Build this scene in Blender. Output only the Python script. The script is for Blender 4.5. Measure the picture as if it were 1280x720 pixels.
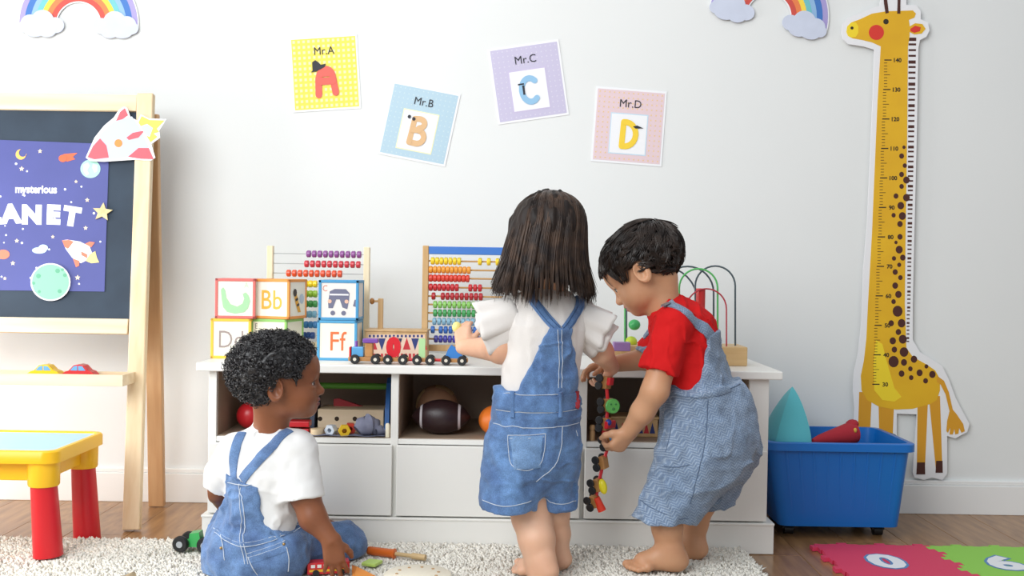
import bpy, bmesh, math, random
import numpy as np
from mathutils import Vector, Matrix
# built in order: camera, world, lights, exposure; setting; furniture; toys; children
random.seed(7); np.random.seed(7)
for o in list(bpy.data.objects): bpy.data.objects.remove(o)
S = bpy.context.scene; COL = S.collection
PI = math.pi; V = Vector

# ------------------------------------------------------------------ camera
FPX = 1350.0; HCAM = 0.72; PITCH = math.atan(23/1350); ROLL = 0.0155
cf = V((0, math.cos(PITCH), -math.sin(PITCH)))
_r = V((1, 0, 0)); _u = V((0, math.sin(PITCH), math.cos(PITCH)))
cr = _r*math.cos(ROLL) + _u*math.sin(ROLL)
cu = _u*math.cos(ROLL) - _r*math.sin(ROLL)
CAM = V((0, 0, HCAM))
cd = bpy.data.cameras.new('camera'); cam = bpy.data.objects.new('camera', cd); COL.objects.link(cam)
m = Matrix((cr, cu, -cf)).transposed().to_4x4(); m.translation = CAM
cam.matrix_world = m
cd.sensor_width = 36; cd.lens = FPX/1280*36; cd.clip_start = 0.05
S.camera = cam

# ------------------------------------------------------------------ world, window light, exposure
w = bpy.data.worlds.new('world'); S.world = w; w.use_nodes = True
bg = w.node_tree.nodes['Background']; bg.inputs[0].default_value = (0.90, 0.95, 1.0, 1); bg.inputs[1].default_value = 0.50
def area(name, loc, target, sx, sy, power, col):
    l = bpy.data.lights.new(name, 'AREA'); l.shape = 'RECTANGLE'; l.size = sx; l.size_y = sy; l.energy = power; l.color = col
    o = bpy.data.objects.new(name, l); COL.objects.link(o); o.location = loc
    o.rotation_euler = (V(target)-V(loc)).to_track_quat('-Z', 'Y').to_euler()
    return o
area('window_light', (-1.7, -0.1, 2.1), (-0.3, 3.0, 0.6), 2.4, 1.8, 85, (0.95, 0.985, 1.0))
area('side_fill_light', (-2.4, 2.5, 0.62), (-0.7, 2.95, 0.0), 0.8, 0.9, 27, (1.0, 0.985, 0.96))  # added fill lamp for the left floor and low wall, no known window
area('ceiling_light', (-0.7, 1.7, 2.75), (-0.6, 2.8, 0.3), 1.6, 1.2, 10, (1.0, 0.97, 0.93))
S.view_settings.view_transform = 'Standard'; S.view_settings.look = 'None'
S.view_settings.exposure = 0.20; S.view_settings.gamma = 1.0; S.view_settings.use_curve_mapping = False

# ------------------------------------------------------------------ helpers
def ray(px, py): return (cf*FPX + cr*(px-640) + cu*(360-py)).normalized()
def P(px, py, Y):
    d = ray(px, py); return CAM + d*(Y/d.y)
def FL(px, py, z=0.0):
    d = ray(px, py); return CAM + d*((z-HCAM)/d.z)
def PLN(px, py, p0, n):
    d = ray(px, py); return CAM + d*((V(p0)-CAM).dot(V(n))/d.dot(V(n)))
def lin(c):
    c = c/255.0
    return c/12.92 if c <= 0.04045 else ((c+0.055)/1.055)**2.4
def rgb(h):
    if isinstance(h, str): h = (int(h[0:2], 16), int(h[2:4], 16), int(h[4:6], 16))
    return (lin(h[0]), lin(h[1]), lin(h[2]), 1)
MATS = {}
def mat(name, col, rough=0.5, var=0.0, vscale=20, vstretch=(1, 1, 1), col2=None, bump=0.0, bscale=200, sss=0.0, spec=0.5, sheen=0.0, metal=0.0, coat=0.0, rnd=0.0):
    if name in MATS: return MATS[name]
    mt = bpy.data.materials.new(name); mt.use_nodes = True; nt = mt.node_tree; b = nt.nodes['Principled BSDF']
    c = rgb(col); b.inputs['Base Color'].default_value = c; b.inputs['Roughness'].default_value = rough
    b.inputs['Specular IOR Level'].default_value = spec; b.inputs['Metallic'].default_value = metal
    if coat: b.inputs['Coat Weight'].default_value = coat; b.inputs['Coat Roughness'].default_value = 0.1
    if sss:
        b.inputs['Subsurface Weight'].default_value = sss; b.inputs['Subsurface Radius'].default_value = (1, 0.35, 0.2); b.inputs['Subsurface Scale'].default_value = 0.008
    if sheen: b.inputs['Sheen Weight'].default_value = sheen
    tc = nt.nodes.new('ShaderNodeTexCoord'); src = tc.outputs['Object']
    if var or col2:
        mp = nt.nodes.new('ShaderNodeMapping'); mp.inputs['Scale'].default_value = vstretch; nt.links.new(src, mp.inputs[0])
        nz = nt.nodes.new('ShaderNodeTexNoise'); nz.inputs['Scale'].default_value = vscale; nz.inputs['Detail'].default_value = 4
        nt.links.new(mp.outputs[0], nz.inputs['Vector'])
        c2 = rgb(col2) if col2 else tuple(x*(1-var) for x in c[:3])+(1,)
        mx = nt.nodes.new('ShaderNodeMix'); mx.data_type = 'RGBA'
        rp = nt.nodes.new('ShaderNodeMapRange'); rp.inputs[1].default_value = 0.32; rp.inputs[2].default_value = 0.68
        nt.links.new(nz.outputs['Fac'], rp.inputs[0]); nt.links.new(rp.outputs[0], mx.inputs[0])
        mx.inputs[6].default_value = c; mx.inputs[7].default_value = c2
        out = mx.outputs[2]
        if rnd:
            oi = nt.nodes.new('ShaderNodeObjectInfo'); hs = nt.nodes.new('ShaderNodeHueSaturation')
            mr = nt.nodes.new('ShaderNodeMapRange'); mr.inputs[3].default_value = 1-rnd; mr.inputs[4].default_value = 1+rnd
            nt.links.new(oi.outputs['Random'], mr.inputs[0]); nt.links.new(mr.outputs[0], hs.inputs['Value']); nt.links.new(out, hs.inputs['Color'])
            out = hs.outputs[0]
        nt.links.new(out, b.inputs['Base Color'])
    if bump:
        n2 = nt.nodes.new('ShaderNodeTexNoise'); n2.inputs['Scale'].default_value = bscale; n2.inputs['Detail'].default_value = 3
        nt.links.new(src, n2.inputs['Vector'])
        bp = nt.nodes.new('ShaderNodeBump'); bp.inputs['Strength'].default_value = bump; bp.inputs['Distance'].default_value = 0.002
        nt.links.new(n2.outputs['Fac'], bp.inputs['Height']); nt.links.new(bp.outputs[0], b.inputs['Normal'])
    MATS[name] = mt; return mt
def wood(name, c1, c2, axis=2, rough=0.45, scale=14, rnd=0.0):
    st = [9, 9, 9]; st[axis] = 0.7
    return mat(name, c1, rough, col2=c2, vscale=scale/3, vstretch=tuple(st), bump=0.05, bscale=90, rnd=rnd)

class MB:
    def __init__(s): s.v = []; s.f = []; s.m = []; s.mi = 0
    def add(s, vs, fs):
        n = len(s.v); s.v += [tuple(v) for v in vs]; s.f += [tuple(i+n for i in f) for f in fs]; s.m += [s.mi]*len(fs); return s
    def bm(s, b):
        b.verts.index_update(); s.add([v.co[:] for v in b.verts], [[v.index for v in f.verts] for f in b.faces]); b.free(); return s
    def box(s, c, d, bev=0.0, M=None, seg=2):
        b = bmesh.new(); bmesh.ops.create_cube(b, size=1.0)
        for v in b.verts: v.co = V((v.co.x*d[0], v.co.y*d[1], v.co.z*d[2]))
        if bev: bmesh.ops.bevel(b, geom=b.edges[:], offset=bev, segments=seg, affect='EDGES', profile=0.5)
        T = Matrix.Translation(V(c)) @ (M.to_4x4() if M else Matrix.Identity(4))
        b.transform(T); return s.bm(b)
    def b2(s, lo, hi, bev=0.0): return s.box([(a+b)/2 for a, b in zip(lo, hi)], [abs(b-a) for a, b in zip(lo, hi)], bev)
    def bar(s, a, b, wx, wy, bev=0.0, ref=(0, 1, 0)):
        a = V(a); b = V(b); z = (b-a).normalized(); x = V(ref).cross(z).normalized(); y = z.cross(x)
        return s.box((a+b)/2, (wx, wy, (b-a).length), bev, Matrix((x, y, z)).transposed())
    def tube(s, pts, r, n=8, caps=True):
        pts = [V(p) for p in pts]; N = len(pts); rs = r if hasattr(r, '__len__') else [r]*N
        up = V((0.123, 0.31, 0.94)); vs = []
        for i, p in enumerate(pts):
            t = (pts[min(i+1, N-1)]-pts[max(i-1, 0)]).normalized()
            x = up-t*up.dot(t)
            if x.length < 1e-3: x = t.orthogonal()
            x.normalize(); y = t.cross(x); up = x
            for k in range(n):
                a = 2*PI*k/n; vs.append(p+(x*math.cos(a)+y*math.sin(a))*rs[i])
        fs = [(i*n+k, i*n+(k+1) % n, (i+1)*n+(k+1) % n, (i+1)*n+k) for i in range(N-1) for k in range(n)]
        if caps: fs += [tuple(range(n))[::-1], tuple((N-1)*n+k for k in range(n))]
        return s.add(vs, fs)
    def cyl(s, a, b, r, n=20, r2=None): return s.tube([a, b], [r, r if r2 is None else r2], n)
    def lathe(s, prof, n=24, M=None):            # prof: (radius, height) along local z
        M = M or Matrix.Identity(4); vs = []; N = len(prof)
        for r, h in prof:
            for k in range(n):
                a = 2*PI*k/n; vs.append(M @ V((r*math.cos(a), r*math.sin(a), h)))
        fs = [(i*n+k, i*n+(k+1) % n, (i+1)*n+(k+1) % n, (i+1)*n+k) for i in range(N-1) for k in range(n)]
        if prof[0][0] > 1e-5: fs.append(tuple(range(n))[::-1])
        if prof[-1][0] > 1e-5: fs.append(tuple((N-1)*n+k for k in range(n)))
        return s.add(vs, fs)
    def ell(s, c, r, n=16, M=None):
        if not hasattr(r, '__len__'): r = (r, r, r)
        T = Matrix.Translation(V(c)) @ (M.to_4x4() if M else Matrix.Identity(4)) @ Matrix.Diagonal((r[0], r[1], r[2], 1))
        h = n//2
        return s.lathe([(max(math.sin(PI*i/h), 1e-6), -math.cos(PI*i/h)) for i in range(h+1)], n, T)
    def prism(s, pts, d):                       # pts: 3D polygon, d: extrusion vector
        n = len(pts); d = V(d); a = [V(p) for p in pts]
        fs = [tuple(range(n)), tuple(range(2*n-1, n-1, -1))]+[(i, i+n, (i+1) % n+n, (i+1) % n) for i in range(n)]
        return s.add(a+[p+d for p in a], fs)
    def mesh(s, name, mats, smooth=False, off=None):
        me = bpy.data.meshes.new(name)
        vs = s.v if off is None else [(v[0]-off[0], v[1]-off[1], v[2]-off[2]) for v in s.v]
        me.from_pydata(vs, [], s.f)
        for mm in (mats if isinstance(mats, (list, tuple)) else [mats]): me.materials.append(mm)
        me.polygons.foreach_set('material_index', s.m)
        b = bmesh.new(); b.from_mesh(me); bmesh.ops.recalc_face_normals(b, faces=b.faces); b.to_mesh(me); b.free()
        if smooth:
            me.polygons.foreach_set('use_smooth', [True]*len(me.polygons))
            try: me.set_sharp_from_angle(angle=math.radians(42))
            except Exception: pass
        return me
def rootloc(o):
    p = V((0, 0, 0))
    while o: p = p+V(o.location); o = o.parent
    return p
def obj(name, mb, mt, parent=None, smooth=False, local=False, label=None, kind=None):
    off = None if (local or parent is None) else rootloc(parent)
    o = bpy.data.objects.new(name, mb.mesh(name, mt, smooth, off)); COL.objects.link(o)
    if parent: o.parent = parent
    if label: o['label'] = label
    if kind: o['kind'] = kind
    return o
def inst(name, me, parent, loc, rot=None, scale=None):
    o = bpy.data.objects.new(name, me); COL.objects.link(o); o.parent = parent; o.location = V(loc)-rootloc(parent)
    if rot is not None: o.rotation_euler = rot
    if scale is not None: o.scale = scale
    return o
def tag(o, label, cat, group=None):
    o['label'] = label; o['category'] = cat
    if group: o['group'] = group
    return o
def thing(name, label, cat, loc, group=None):
    o = bpy.data.objects.new(name, None); COL.objects.link(o); o.location = loc; o.empty_display_size = 0.02
    return tag(o, label, cat, group)
def struct(name, mb, mt, smooth=False):
    o = obj(name, mb, mt, None, smooth); o['kind'] = 'structure'; return o
def copy_tree(o, parent=None):
    c = o.copy(); COL.objects.link(c)
    if parent: c.parent = parent
    for ch in list(o.children): copy_tree(ch, c)
    return c
_tc = {}
def text2d(txt, bold=0.0):
    """Filled outline of a word: 2D verts (cap height 1, centred in x, baseline 0) and faces."""
    if (txt, bold) in _tc: return _tc[(txt, bold)]
    cu_ = bpy.data.curves.new('lettering', 'FONT'); cu_.body = txt; cu_.size = 1.0; cu_.align_x = 'CENTER'; cu_.offset = bold; cu_.resolution_u = 3
    o = bpy.data.objects.new('lettering', cu_); COL.objects.link(o)
    bpy.context.view_layer.update()
    me = bpy.data.meshes.new_from_object(o.evaluated_get(bpy.context.evaluated_depsgraph_get()))
    vs = [(v.co.x/0.73, v.co.y/0.73) for v in me.vertices]; fs = [tuple(p.vertices) for p in me.polygons]
    bpy.data.objects.remove(o); bpy.data.curves.remove(cu_); bpy.data.meshes.remove(me)
    _tc[(txt, bold)] = (vs, fs); return vs, fs
def lettering(mb, txt, fn, x, y, h, bold=0.0, rot=0.0, sx=1.0):
    """fn maps 2D (x right, y up) to 3D; h = cap height"""
    vs, fs = text2d(txt, bold); c, s_ = math.cos(rot), math.sin(rot)
    return mb.add([fn(x+(a*sx*c-b*s_)*h, y+(a*sx*s_+b*c)*h) for a, b in vs], fs)
def circ(x, y, r, n=20, ry=None): return [(x+r*math.cos(2*PI*k/n), y+(ry or r)*math.sin(2*PI*k/n)) for k in range(n)]
# ------------------------------------------------------------------ setting
YW = 3.27
wallm = mat('wall_paint', 'E6E8E7', 0.75, var=0.02, vscale=2, bump=0.08, bscale=160)
trimm = mat('trim_paint', 'EDEDEB', 0.45)
struct('wall_back', MB().b2((-3.6, YW, -0.05), (3.6, YW+0.12, 2.8)), wallm)
struct('baseboard_back', MB().b2((-3.6, YW-0.016, 0.0), (3.6, YW, 0.088), 0.002).b2((-3.6, YW-0.011, 0.088), (3.6, YW, 0.102), 0.003), trimm)
fl = struct('floor', MB().b2((-3.56, -1.2, -0.06), (3.46, YW, -0.012)), mat('floor_base', '3A2C22', 0.8))
pw = wood('oak_plank', 'A87F55', '835D3B', 1, 0.30, 16, rnd=0.08)
pm = {}
for L in (1.35,): pm[L] = MB().box((0, 0, -0.006), (0.1588, L-0.0015, 0.012), 0.0008, seg=1).mesh('plank', pw)
for i in range(-22, 22):
    y = YW+0.0-random.uniform(0.15, 1.35)
    while y > -1.3:
        y0 = y+1.35
        o = bpy.data.objects.new('plank', pm[1.35]); COL.objects.link(o); o.parent = fl
        top = min(y+1.35, YW); sc = (top-y)/1.35
        o.location = (i*0.16+0.03, (y+top)/2, 0); o.scale = (1, sc, 1); y -= 1.35
    top = YW
# first row pieces next to the wall
# ------------------------------------------------------------------ wall cut-outs
def Wp(px, py, t=0.0): return P(px, py, YW-t)
def flat(mb, pts, t0, th):
    return mb.prism([Wp(x, y, t0+th) for x, y in pts], (0, th, 0))
def arc(cx, cy, r, a0, a1, n=28): return [(cx+r*math.cos(math.radians(a0+(a1-a0)*i/n)), cy-r*math.sin(math.radians(a0+(a1-a0)*i/n))) for i in range(n+1)]
paperw = mat('card_white', 'F0F1F4', 0.6)
def rainbow(cx, cy, rot, label):
    c, s = math.cos(math.radians(rot)), math.sin(math.radians(rot))
    R = lambda pts: [(cx+x*c-y*s, cy+x*s+y*c) for x, y in pts]
    t = thing('rainbow_cutout', label, 'wall decoration', Wp(cx, cy), 'rainbow cut-outs on the wall')
    radii = [74, 67.5, 60, 54, 47.5, 41.5, 35, 28.5]
    obj('backing_card', flat(MB(), R(arc(0, 0, 75.5, -4, 184)+arc(0, 0, 27, 184, -4)), 0.004, 0.0030), paperw, t)
    for k, col in enumerate(['A69BD0', '3F74BE', '8FB6DC', '6FBFC4', 'F5D64A', 'E8804A', 'CE4F45']):
        obj('colour_band', flat(MB(), R(arc(0, 0, radii[k], 0, 180)+arc(0, 0, radii[k+1]+0.05, 180, 0)), 0.007, 0.0008), mat('rainbow_'+col, col, 0.6), t)
    for sx in (-1, 1):
        bumps = [(-19, 1, 11, 10), (-2, -5, 14, 13), (14, -1, 12, 11), (20, 3, 9, 8), (-8, 7, 12, 9), (8, 8, 13, 8)]
        mb = MB()
        for j, (x, y, rx, ry) in enumerate(bumps): flat(mb, R(circ(sx*47+sx*x*0.95, 1+y, rx, 20, ry)), 0.0078, 0.0024+0.0001*j)
        obj('cloud', mb, mat('cloud_card', 'CDD4E6', 0.6, var=0.05, vscale=30), t)
rainbow(98, 30, 1, 'card rainbow with two clouds on the wall above the chalkboard easel')
rainbow(961, 20, 13, 'tilted card rainbow with two clouds on the wall beside the giraffe head')

# ---- letter cards
def carc(cx, cy, rx, ry, a0, a1, n=9): return [(cx+rx*math.cos(math.radians(a0+(a1-a0)*i/n)), cy+ry*math.sin(math.radians(a0+(a1-a0)*i/n))) for i in range(n+1)]
LET = {'A': [[(.385, .20), (.395, .42)]+carc(.51, .43, .105, .12, 170, 10)+[(.65, .22)], [(.42, .385), (.62, .385)], [(.43, .5), (.57, .5)]],
       'B': [[(.405, .22), (.42, .56)]+carc(.50, .505, .085, .065, 100, -80)+carc(.51, .31, .105, .095, 90, -90)+[(.405, .22)], [(.42, .40), (.52, .41)]],
       'C': [carc(.51, .385, .125, .165, 48, 312, 14)], 'D': [[(.41, .215), (.42, .555)]+carc(.455, .385, .155, .17, 85, -85, 10)+[(.41, .215)]]}
def card(nm, label, quad, paper, pattern, letter):
    q = [V(Wp(x, y, 0.001)) for x, y in quad]           # tl, tr, br, bl
    O = q[3]; U = ((q[2]-q[3])+(q[1]-q[0]))/2; Vv = ((q[0]-q[3])+(q[1]-q[2]))/2
    def fn(dz): return lambda x, y: O+U*x+Vv*y+V((0, -dz, 0))
    t = thing('letter_card', label, 'letter card', (O+(U+Vv)/2), 'letter cards on the wall')
    f = fn(0.0012)
    rect = lambda a, b, c_, d, ff: [ff(a, b), ff(c_, b), ff(c_, d), ff(a, d)]
    obj('sheet', MB().prism(rect(-0.03, -0.03, 1.03, 1.03, f), (0, 0.0012, 0)), paperw, t)
    obj('printed_border', MB().prism(rect(0, 0, 1, 1, fn(0.0016)), (0, 0.0003, 0)), paper, t)
    mb = MB(); f = fn(0.0019); kind, pm_ = pattern
    n = 13 if kind == 'check' else 14
    for i in range(n):
        for j in range(n):
            x, y = (i+0.5)/n, (j+0.5)/n; h = 0.019 if kind == 'check' else 0.009
            if letter[0] != 'A' and 0.2 < x < 0.8 and 0.14 < y < 0.74: continue
            mb.add(rect(x-h, y-h, x+h, y+h, f), [(0, 1, 2, 3)])
    obj('dot_print', mb, pm_, t, kind='stuff')
    lm = mat('print_'+letter[1], letter[1], 0.6); ink = mat('print_ink', '23252E', 0.6)
    if letter[0] != 'A':
        obj('inner_frame', MB().prism(rect(0.22, 0.10, 0.78, 0.68, fn(0.0020)), (0, 0.0004, 0)), mat('print_edge_'+letter[3], letter[3], 0.6), t)
        obj('inner_panel', MB().prism(rect(0.235, 0.115, 0.765, 0.665, fn(0.0023)), (0, 0.0003, 0)), paperw, t)
    f = fn(0.0030)
    obj('title_lettering', lettering(MB(), 'Mr.'+letter[0], f, 0.5, 0.765, 0.115, 0.0, 0, 1.0), ink, t)
    lw = .105 if letter[0] == 'A' else .085; mb = MB()
    zo = .0030
    for st in LET[letter[0]]:
        for (xa, ya), (xb, yb) in zip(st, st[1:]):
            L = math.hypot(xb-xa, yb-ya); nx, ny = -(yb-ya)/L*lw/2, (xb-xa)/L*lw/2
            zo += .00004; f = fn(zo)
            mb.add([f(xa+nx, ya+ny), f(xb+nx, yb+ny), f(xb-nx, yb-ny), f(xa-nx, ya-ny)], [(0, 1, 2, 3)])
        for x, y in st:
            zo += .00004; f = fn(zo); mb.add([f(a, b) for a, b in circ(x, y, lw/2, 12)], [tuple(range(12))])
    obj('letter', mb, lm, t)
    f = fn(zo+.0006)
    mb = MB()
    if letter[0] == 'A':
        mb.add([f(x, y) for x, y in [(0.28, 0.52), (0.31, 0.545), (0.31, 0.66), (0.36, 0.69), (0.41, 0.655), (0.44, 0.62), (0.52, 0.63), (0.50, 0.585), (0.37, 0.53)]], [tuple(range(9))])
        obj('hat', mb, ink, t)
    elif letter[0] == 'B':
        for x in (0.33, 0.405): mb.add([f(a, b) for a, b in circ(x, 0.575 if x < .4 else 0.555, 0.026, 12)], [tuple(range(12))])
        obj('eyes', mb, ink, t)
    elif letter[0] == 'C':
        mb.add(rect(0.40, 0.33, 0.43, 0.46, f), [(0, 1, 2, 3)]); mb.add(rect(0.34, 0.47, 0.43, 0.49, f), [(0, 1, 2, 3)])
        obj('eyes', mb, ink, t)
    else:
        mb.add([f(x, y) for x, y in [(0.56, 0.50), (0.62, 0.52), (0.72, 0.485), (0.60, 0.475)]], [(0, 1, 2, 3)])
        obj('eyes', mb, ink, t)
card('a', 'yellow checked letter card with a red A in a black hat', [(364, 50), (444, 45), (449, 133), (369, 138)], mat('print_yellow', 'F0DD58', 0.6), ('check', mat('print_check', 'F4EDB4', 0.6)), ('A', 'E26458', (0.50, 0.20, 0.40)))
card('b', 'pale blue letter card with a tan B in a white panel', [(492, 104), (573, 120), (553, 205), (475, 190)], mat('print_blue', 'B2CDDC', 0.6), ('dot', mat('print_dot_blue', 'C4D8E0', 0.6)), ('B', 'DDB586', (0.51, 0.185, 0.42), 'F2EDBE'))
card('c', 'lavender letter card with a light blue C in a white panel', [(612, 65), (696, 52), (708, 142), (625, 153)], mat('print_lavender', 'C6C0DA', 0.6), ('dot', mat('print_dot_lav', 'D4D0E2', 0.6)), ('C', '92BFE0', (0.50, 0.185, 0.42), 'C8BEDC'))
card('d', 'dusty pink letter card with a yellow D in a white panel', [(747, 111), (831, 117), (824, 206), (741, 199)], mat('print_pink', 'E3CBD0', 0.6), ('dot', mat('print_dot_yel', 'EBC98C', 0.6)), ('D', 'F4D03A', (0.51, 0.185, 0.42), 'C4DCEC'))

# ---- giraffe growth chart
gt = thing('giraffe_growth_chart', 'yellow giraffe height chart standing against the wall behind the blue tub', 'growth chart', Wp(1125, 594))
gy = mat('giraffe_yellow', 'E9B81C', 0.55, col2='DDA818', vscale=6); gdk = mat('giraffe_brown', '4A2119', 0.6); gor = mat('giraffe_orange', 'D89A22', 0.55)
gl = mat('giraffe_light', 'F4D62A', 0.55); gred = mat('giraffe_red', 'D8372B', 0.6); gink = mat('giraffe_ink', '2E2413', 0.6)
body = [(1058, 40), (1059, 33), (1064, 28), (1075, 24), (1090, 17), (1108, 14), (1126, 13.5), (1141, 13), (1145, 17), (1143, 22), (1136, 25), (1137, 31), (1137, 45), (1135, 58), (1134, 167), (1132, 292), (1131, 380), (1133, 435), (1141, 446), (1159, 456), (1169, 463), (1175, 474), (1175, 488), (1171, 500), (1163, 505),
        (1141, 511), (1120, 512), (1098, 508), (1084, 500), (1077, 488), (1076, 470), (1080, 450), (1083, 423), (1085, 380), (1090, 292), (1097, 125), (1101, 58), (1090, 53), (1078, 50), (1066, 48), (1060, 45)]
bord = [(1052, 42), (1053, 30), (1060, 22), (1074, 17), (1090, 10), (1100, 7), (1102, -16), (1132, -16), (1133, 6), (1145, 6), (1151, 14), (1151, 24), (1160, 28), (1162, 38), (1158, 46), (1150, 50), (1148, 60), (1146, 170), (1143, 292), (1141, 380), (1141, 425), (1150, 440), (1166, 450), (1178, 458), (1186, 474), (1194, 496), (1200, 508), (1212, 530), (1209, 540), (1194, 548), (1184, 545), (1184, 592), (1178, 600), (1165, 597), (1155, 600), (1143, 597), (1141, 590), (1146, 518), (1121, 517), (1121, 596), (1112, 602), (1080, 602), (1066, 597), (1064, 590), (1068, 510), (1066, 488), (1067, 468), (1073, 440), (1077, 400), (1079, 340), (1084, 280), (1091, 125), (1093, 62), (1080, 58), (1060, 55), (1054, 49)]
obj('white_border_board', flat(MB(), bord, 0.012, 0.004), mat('chart_board', 'ECECEE', 0.5), gt)
obj('giraffe_body', flat(MB(), body, 0.0158, 0.0008), gy, gt)
for i, (x0, x1, y0, x2, x3, y1) in enumerate([(1074, 1090, 490, 1071, 1085, 590), (1098, 1118, 495, 1100, 1114, 590), (1147, 1160, 500, 1146, 1156, 590), (1161, 1175, 495, 1170, 1178, 588)]):
    lg = obj('leg', flat(MB(), [(x0, y0), (x1, y0), (x3, y1), (x2, y1)], 0.0158, 0.0006), gor, gt)
    obj('hoof', flat(MB(), [(x2+.3, y1-12), (x3+.2, y1-12), (x3+0.5, y1+3), (x2-0.5, y1+3)], 0.0162, 0.0006), gdk, lg)
tl = [(1172, 470), (1180, 476), (1186, 490), (1191, 512), (1196, 518), (1204, 530), (1206, 539), (1202, 541), (1199, 535), (1198, 542), (1194, 543), (1193, 536), (1191, 543), (1187, 543), (1188, 534), (1185, 541), (1183, 539), (1184, 526), (1187, 514), (1182, 493), (1176, 481), (1171, 477)]
obj('tail', flat(MB(), tl, 0.0164, 0.0005), gor, gt)
obj('muzzle', flat(MB(), [(1058, 40), (1059, 33), (1064, 28), (1070, 28), (1073, 33), (1073, 41), (1070, 46), (1064, 47), (1060, 45)], 0.0166, 0.0003), gl, gt)
obj('belly_highlight', flat(MB(), [(1095, 425), (1103, 430), (1108, 450), (1118, 485), (1127, 496), (1118, 502), (1103, 500), (1093, 488), (1092, 455)], 0.0166, 0.0003), gl, gt)
ea = obj('ear', flat(MB(), [(1137, 33), (1144, 29), (1153, 30), (1157, 36), (1152, 42), (1143, 43), (1137, 40)], 0.0166, 0.0004), gy, gt)
obj('inner_ear', flat(MB(), [(1138, 36), (1144, 32), (1151, 34), (1150, 39), (1143, 41), (1138, 39)], 0.0171, 0.0003), gred, ea)
obj('cheek', flat(MB(), circ(1095.5, 40.5, 9.5, 24), 0.0167, 0.0003), gred, gt)
obj('eye', flat(flat(MB(), circ(1107.5, 27, 3.4, 16), 0.0167, 0.0003), circ(1065, 35, 2, 12), 0.0170, 0.0002), gink, gt)
obj('horn', flat(MB(), [(1104, -12), (1107.5, -12), (1109, 0), (1111, 16), (1107, 17), (1105, 4)], 0.0166, 0.0005), gdk, gt)
obj('horn', flat(MB(), [(1122, -12), (1126, -12), (1125.5, 4), (1125.5, 17), (1121.5, 17), (1122, 4)], 0.0166, 0.0005), gdk, gt)
sp = [(1130, 184, 2), (1127, 195, 3), (1131, 207, 2.6), (1127, 218, 3), (1133, 225, 4), (1127, 233, 2.8), (1120, 245, 3), (1133, 247, 4.2), (1126, 257, 4.2), (1117, 269, 2.6), (1128, 270, 4.4), (1125, 280, 3.4), (1125, 296, 3.2), (1120, 303, 2), (1124, 312, 4.4), (1117.5, 323, 2.6), (1128.5, 322, 3.4), (1124, 331, 2.5), (1119, 340, 3.2), (1125.5, 347, 2.8), (1119, 357, 3.6), (1123, 368, 4), (1117, 377, 2.8), (1122, 389, 6.2), (1114, 404, 3.4), (1127, 404, 4.8), (1123, 415, 3.4), (1116, 426, 4), (1128.5, 424, 5), (1118, 437, 3.4), (1130, 440, 5.4), (1117, 452, 6.4), (1130, 453, 3.8), (1142.5, 449, 4), (1138, 461, 2.8), (1149.5, 466, 3.8), (1127, 467, 3.6), (1139, 472, 2.8), (1157, 476, 3), (1165.5, 468, 4), (1158, 458, 2.4)]
for x, y, r in sp: obj('spot', flat(MB(), circ(x, y, r, 14, r*1.12), 0.0167, 0.0003), gdk, gt)
mb = MB()
y = 47.0; k = 0
while y < 428:
    f = (y-47)/381; wdt = 9.5-6.5*f; h = (4.2 if k % 4 == 0 else 2.6)*(1-0.45*f)
    xc = 1134.8-2*f+ (1 if f < .9 else 0.5); flat(mb, [(xc, y), (xc+wdt, y), (xc+wdt, y+h), (xc, y+h)], 0.0159, 0.0005); y += 7.2-2.6*f; k += 1
obj('mane_stripes', mb, gdk, gt, kind='stuff')
mt_ = MB(); nm_ = MB()
for i in range(12):
    ym = 75+i*36.85; f = i/11; xl = 1103.5-15*f
    fnw = lambda x, y: Wp(x, -y, 0.0172)
    flat(mt_, [(xl+2, ym-.7), (xl+11, ym-.7), (xl+11, ym+.7), (xl+2, ym+.7)], 0.0166, 0.0004)
    lettering(nm_, str(140-10*i), fnw, xl+18, -(ym+2.6), 5.2, 0.03)
    for j in range(1, 10):
        if i == 11: break
        yy = ym+j*3.685; L = 7.5 if j == 5 else 4
        flat(mt_, [(xl+1.5, yy-.35), (xl+1.5+L, yy-.35), (xl+1.5+L, yy+.35), (xl+1.5, yy+.35)], 0.0166, 0.0004)
obj('scale_marks', mt_, gink, gt, kind='stuff'); obj('scale_numbers', nm_, gink, gt)

# ------------------------------------------------------------------ chalkboard easel
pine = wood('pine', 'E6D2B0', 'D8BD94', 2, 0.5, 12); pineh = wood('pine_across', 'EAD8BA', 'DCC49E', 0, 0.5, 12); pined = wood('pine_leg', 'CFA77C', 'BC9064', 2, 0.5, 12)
ebot = FL(163, 664, 0.0); etop = P(181, 118, 3.085)
ez0 = V((ebot.x, ebot.y, 0.0)); ez1 = V((etop.x, etop.y, etop.z))
XR = (ez0.x+ez1.x)/2+.004; XL = XR-0.72; SPL = (ez0.x-ez1.x)/2
eup = V((0, ez1.y-ez0.y, ez1.z-ez0.z)).normalized(); en = V((0, -eup.z, eup.y))       # plane axes
ep0 = V((XR, ez0.y, ez0.z))
def EB(px, py, out=0.0):
    return PLN(px, py, ep0+en*out, en)
def EL(x, h, out=0.0): return V((x, 0, 0))+V((0, ep0.y, 0))+eup*h+en*out
et = thing('chalkboard_easel', 'pine folding easel with a dark chalkboard standing by the wall', 'easel', (XR-0.36, ebot.y, 0))
EH = (ez1-ez0).length
Hof = lambda py, px=90: (EB(px, py)-ep0).dot(eup)
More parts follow.
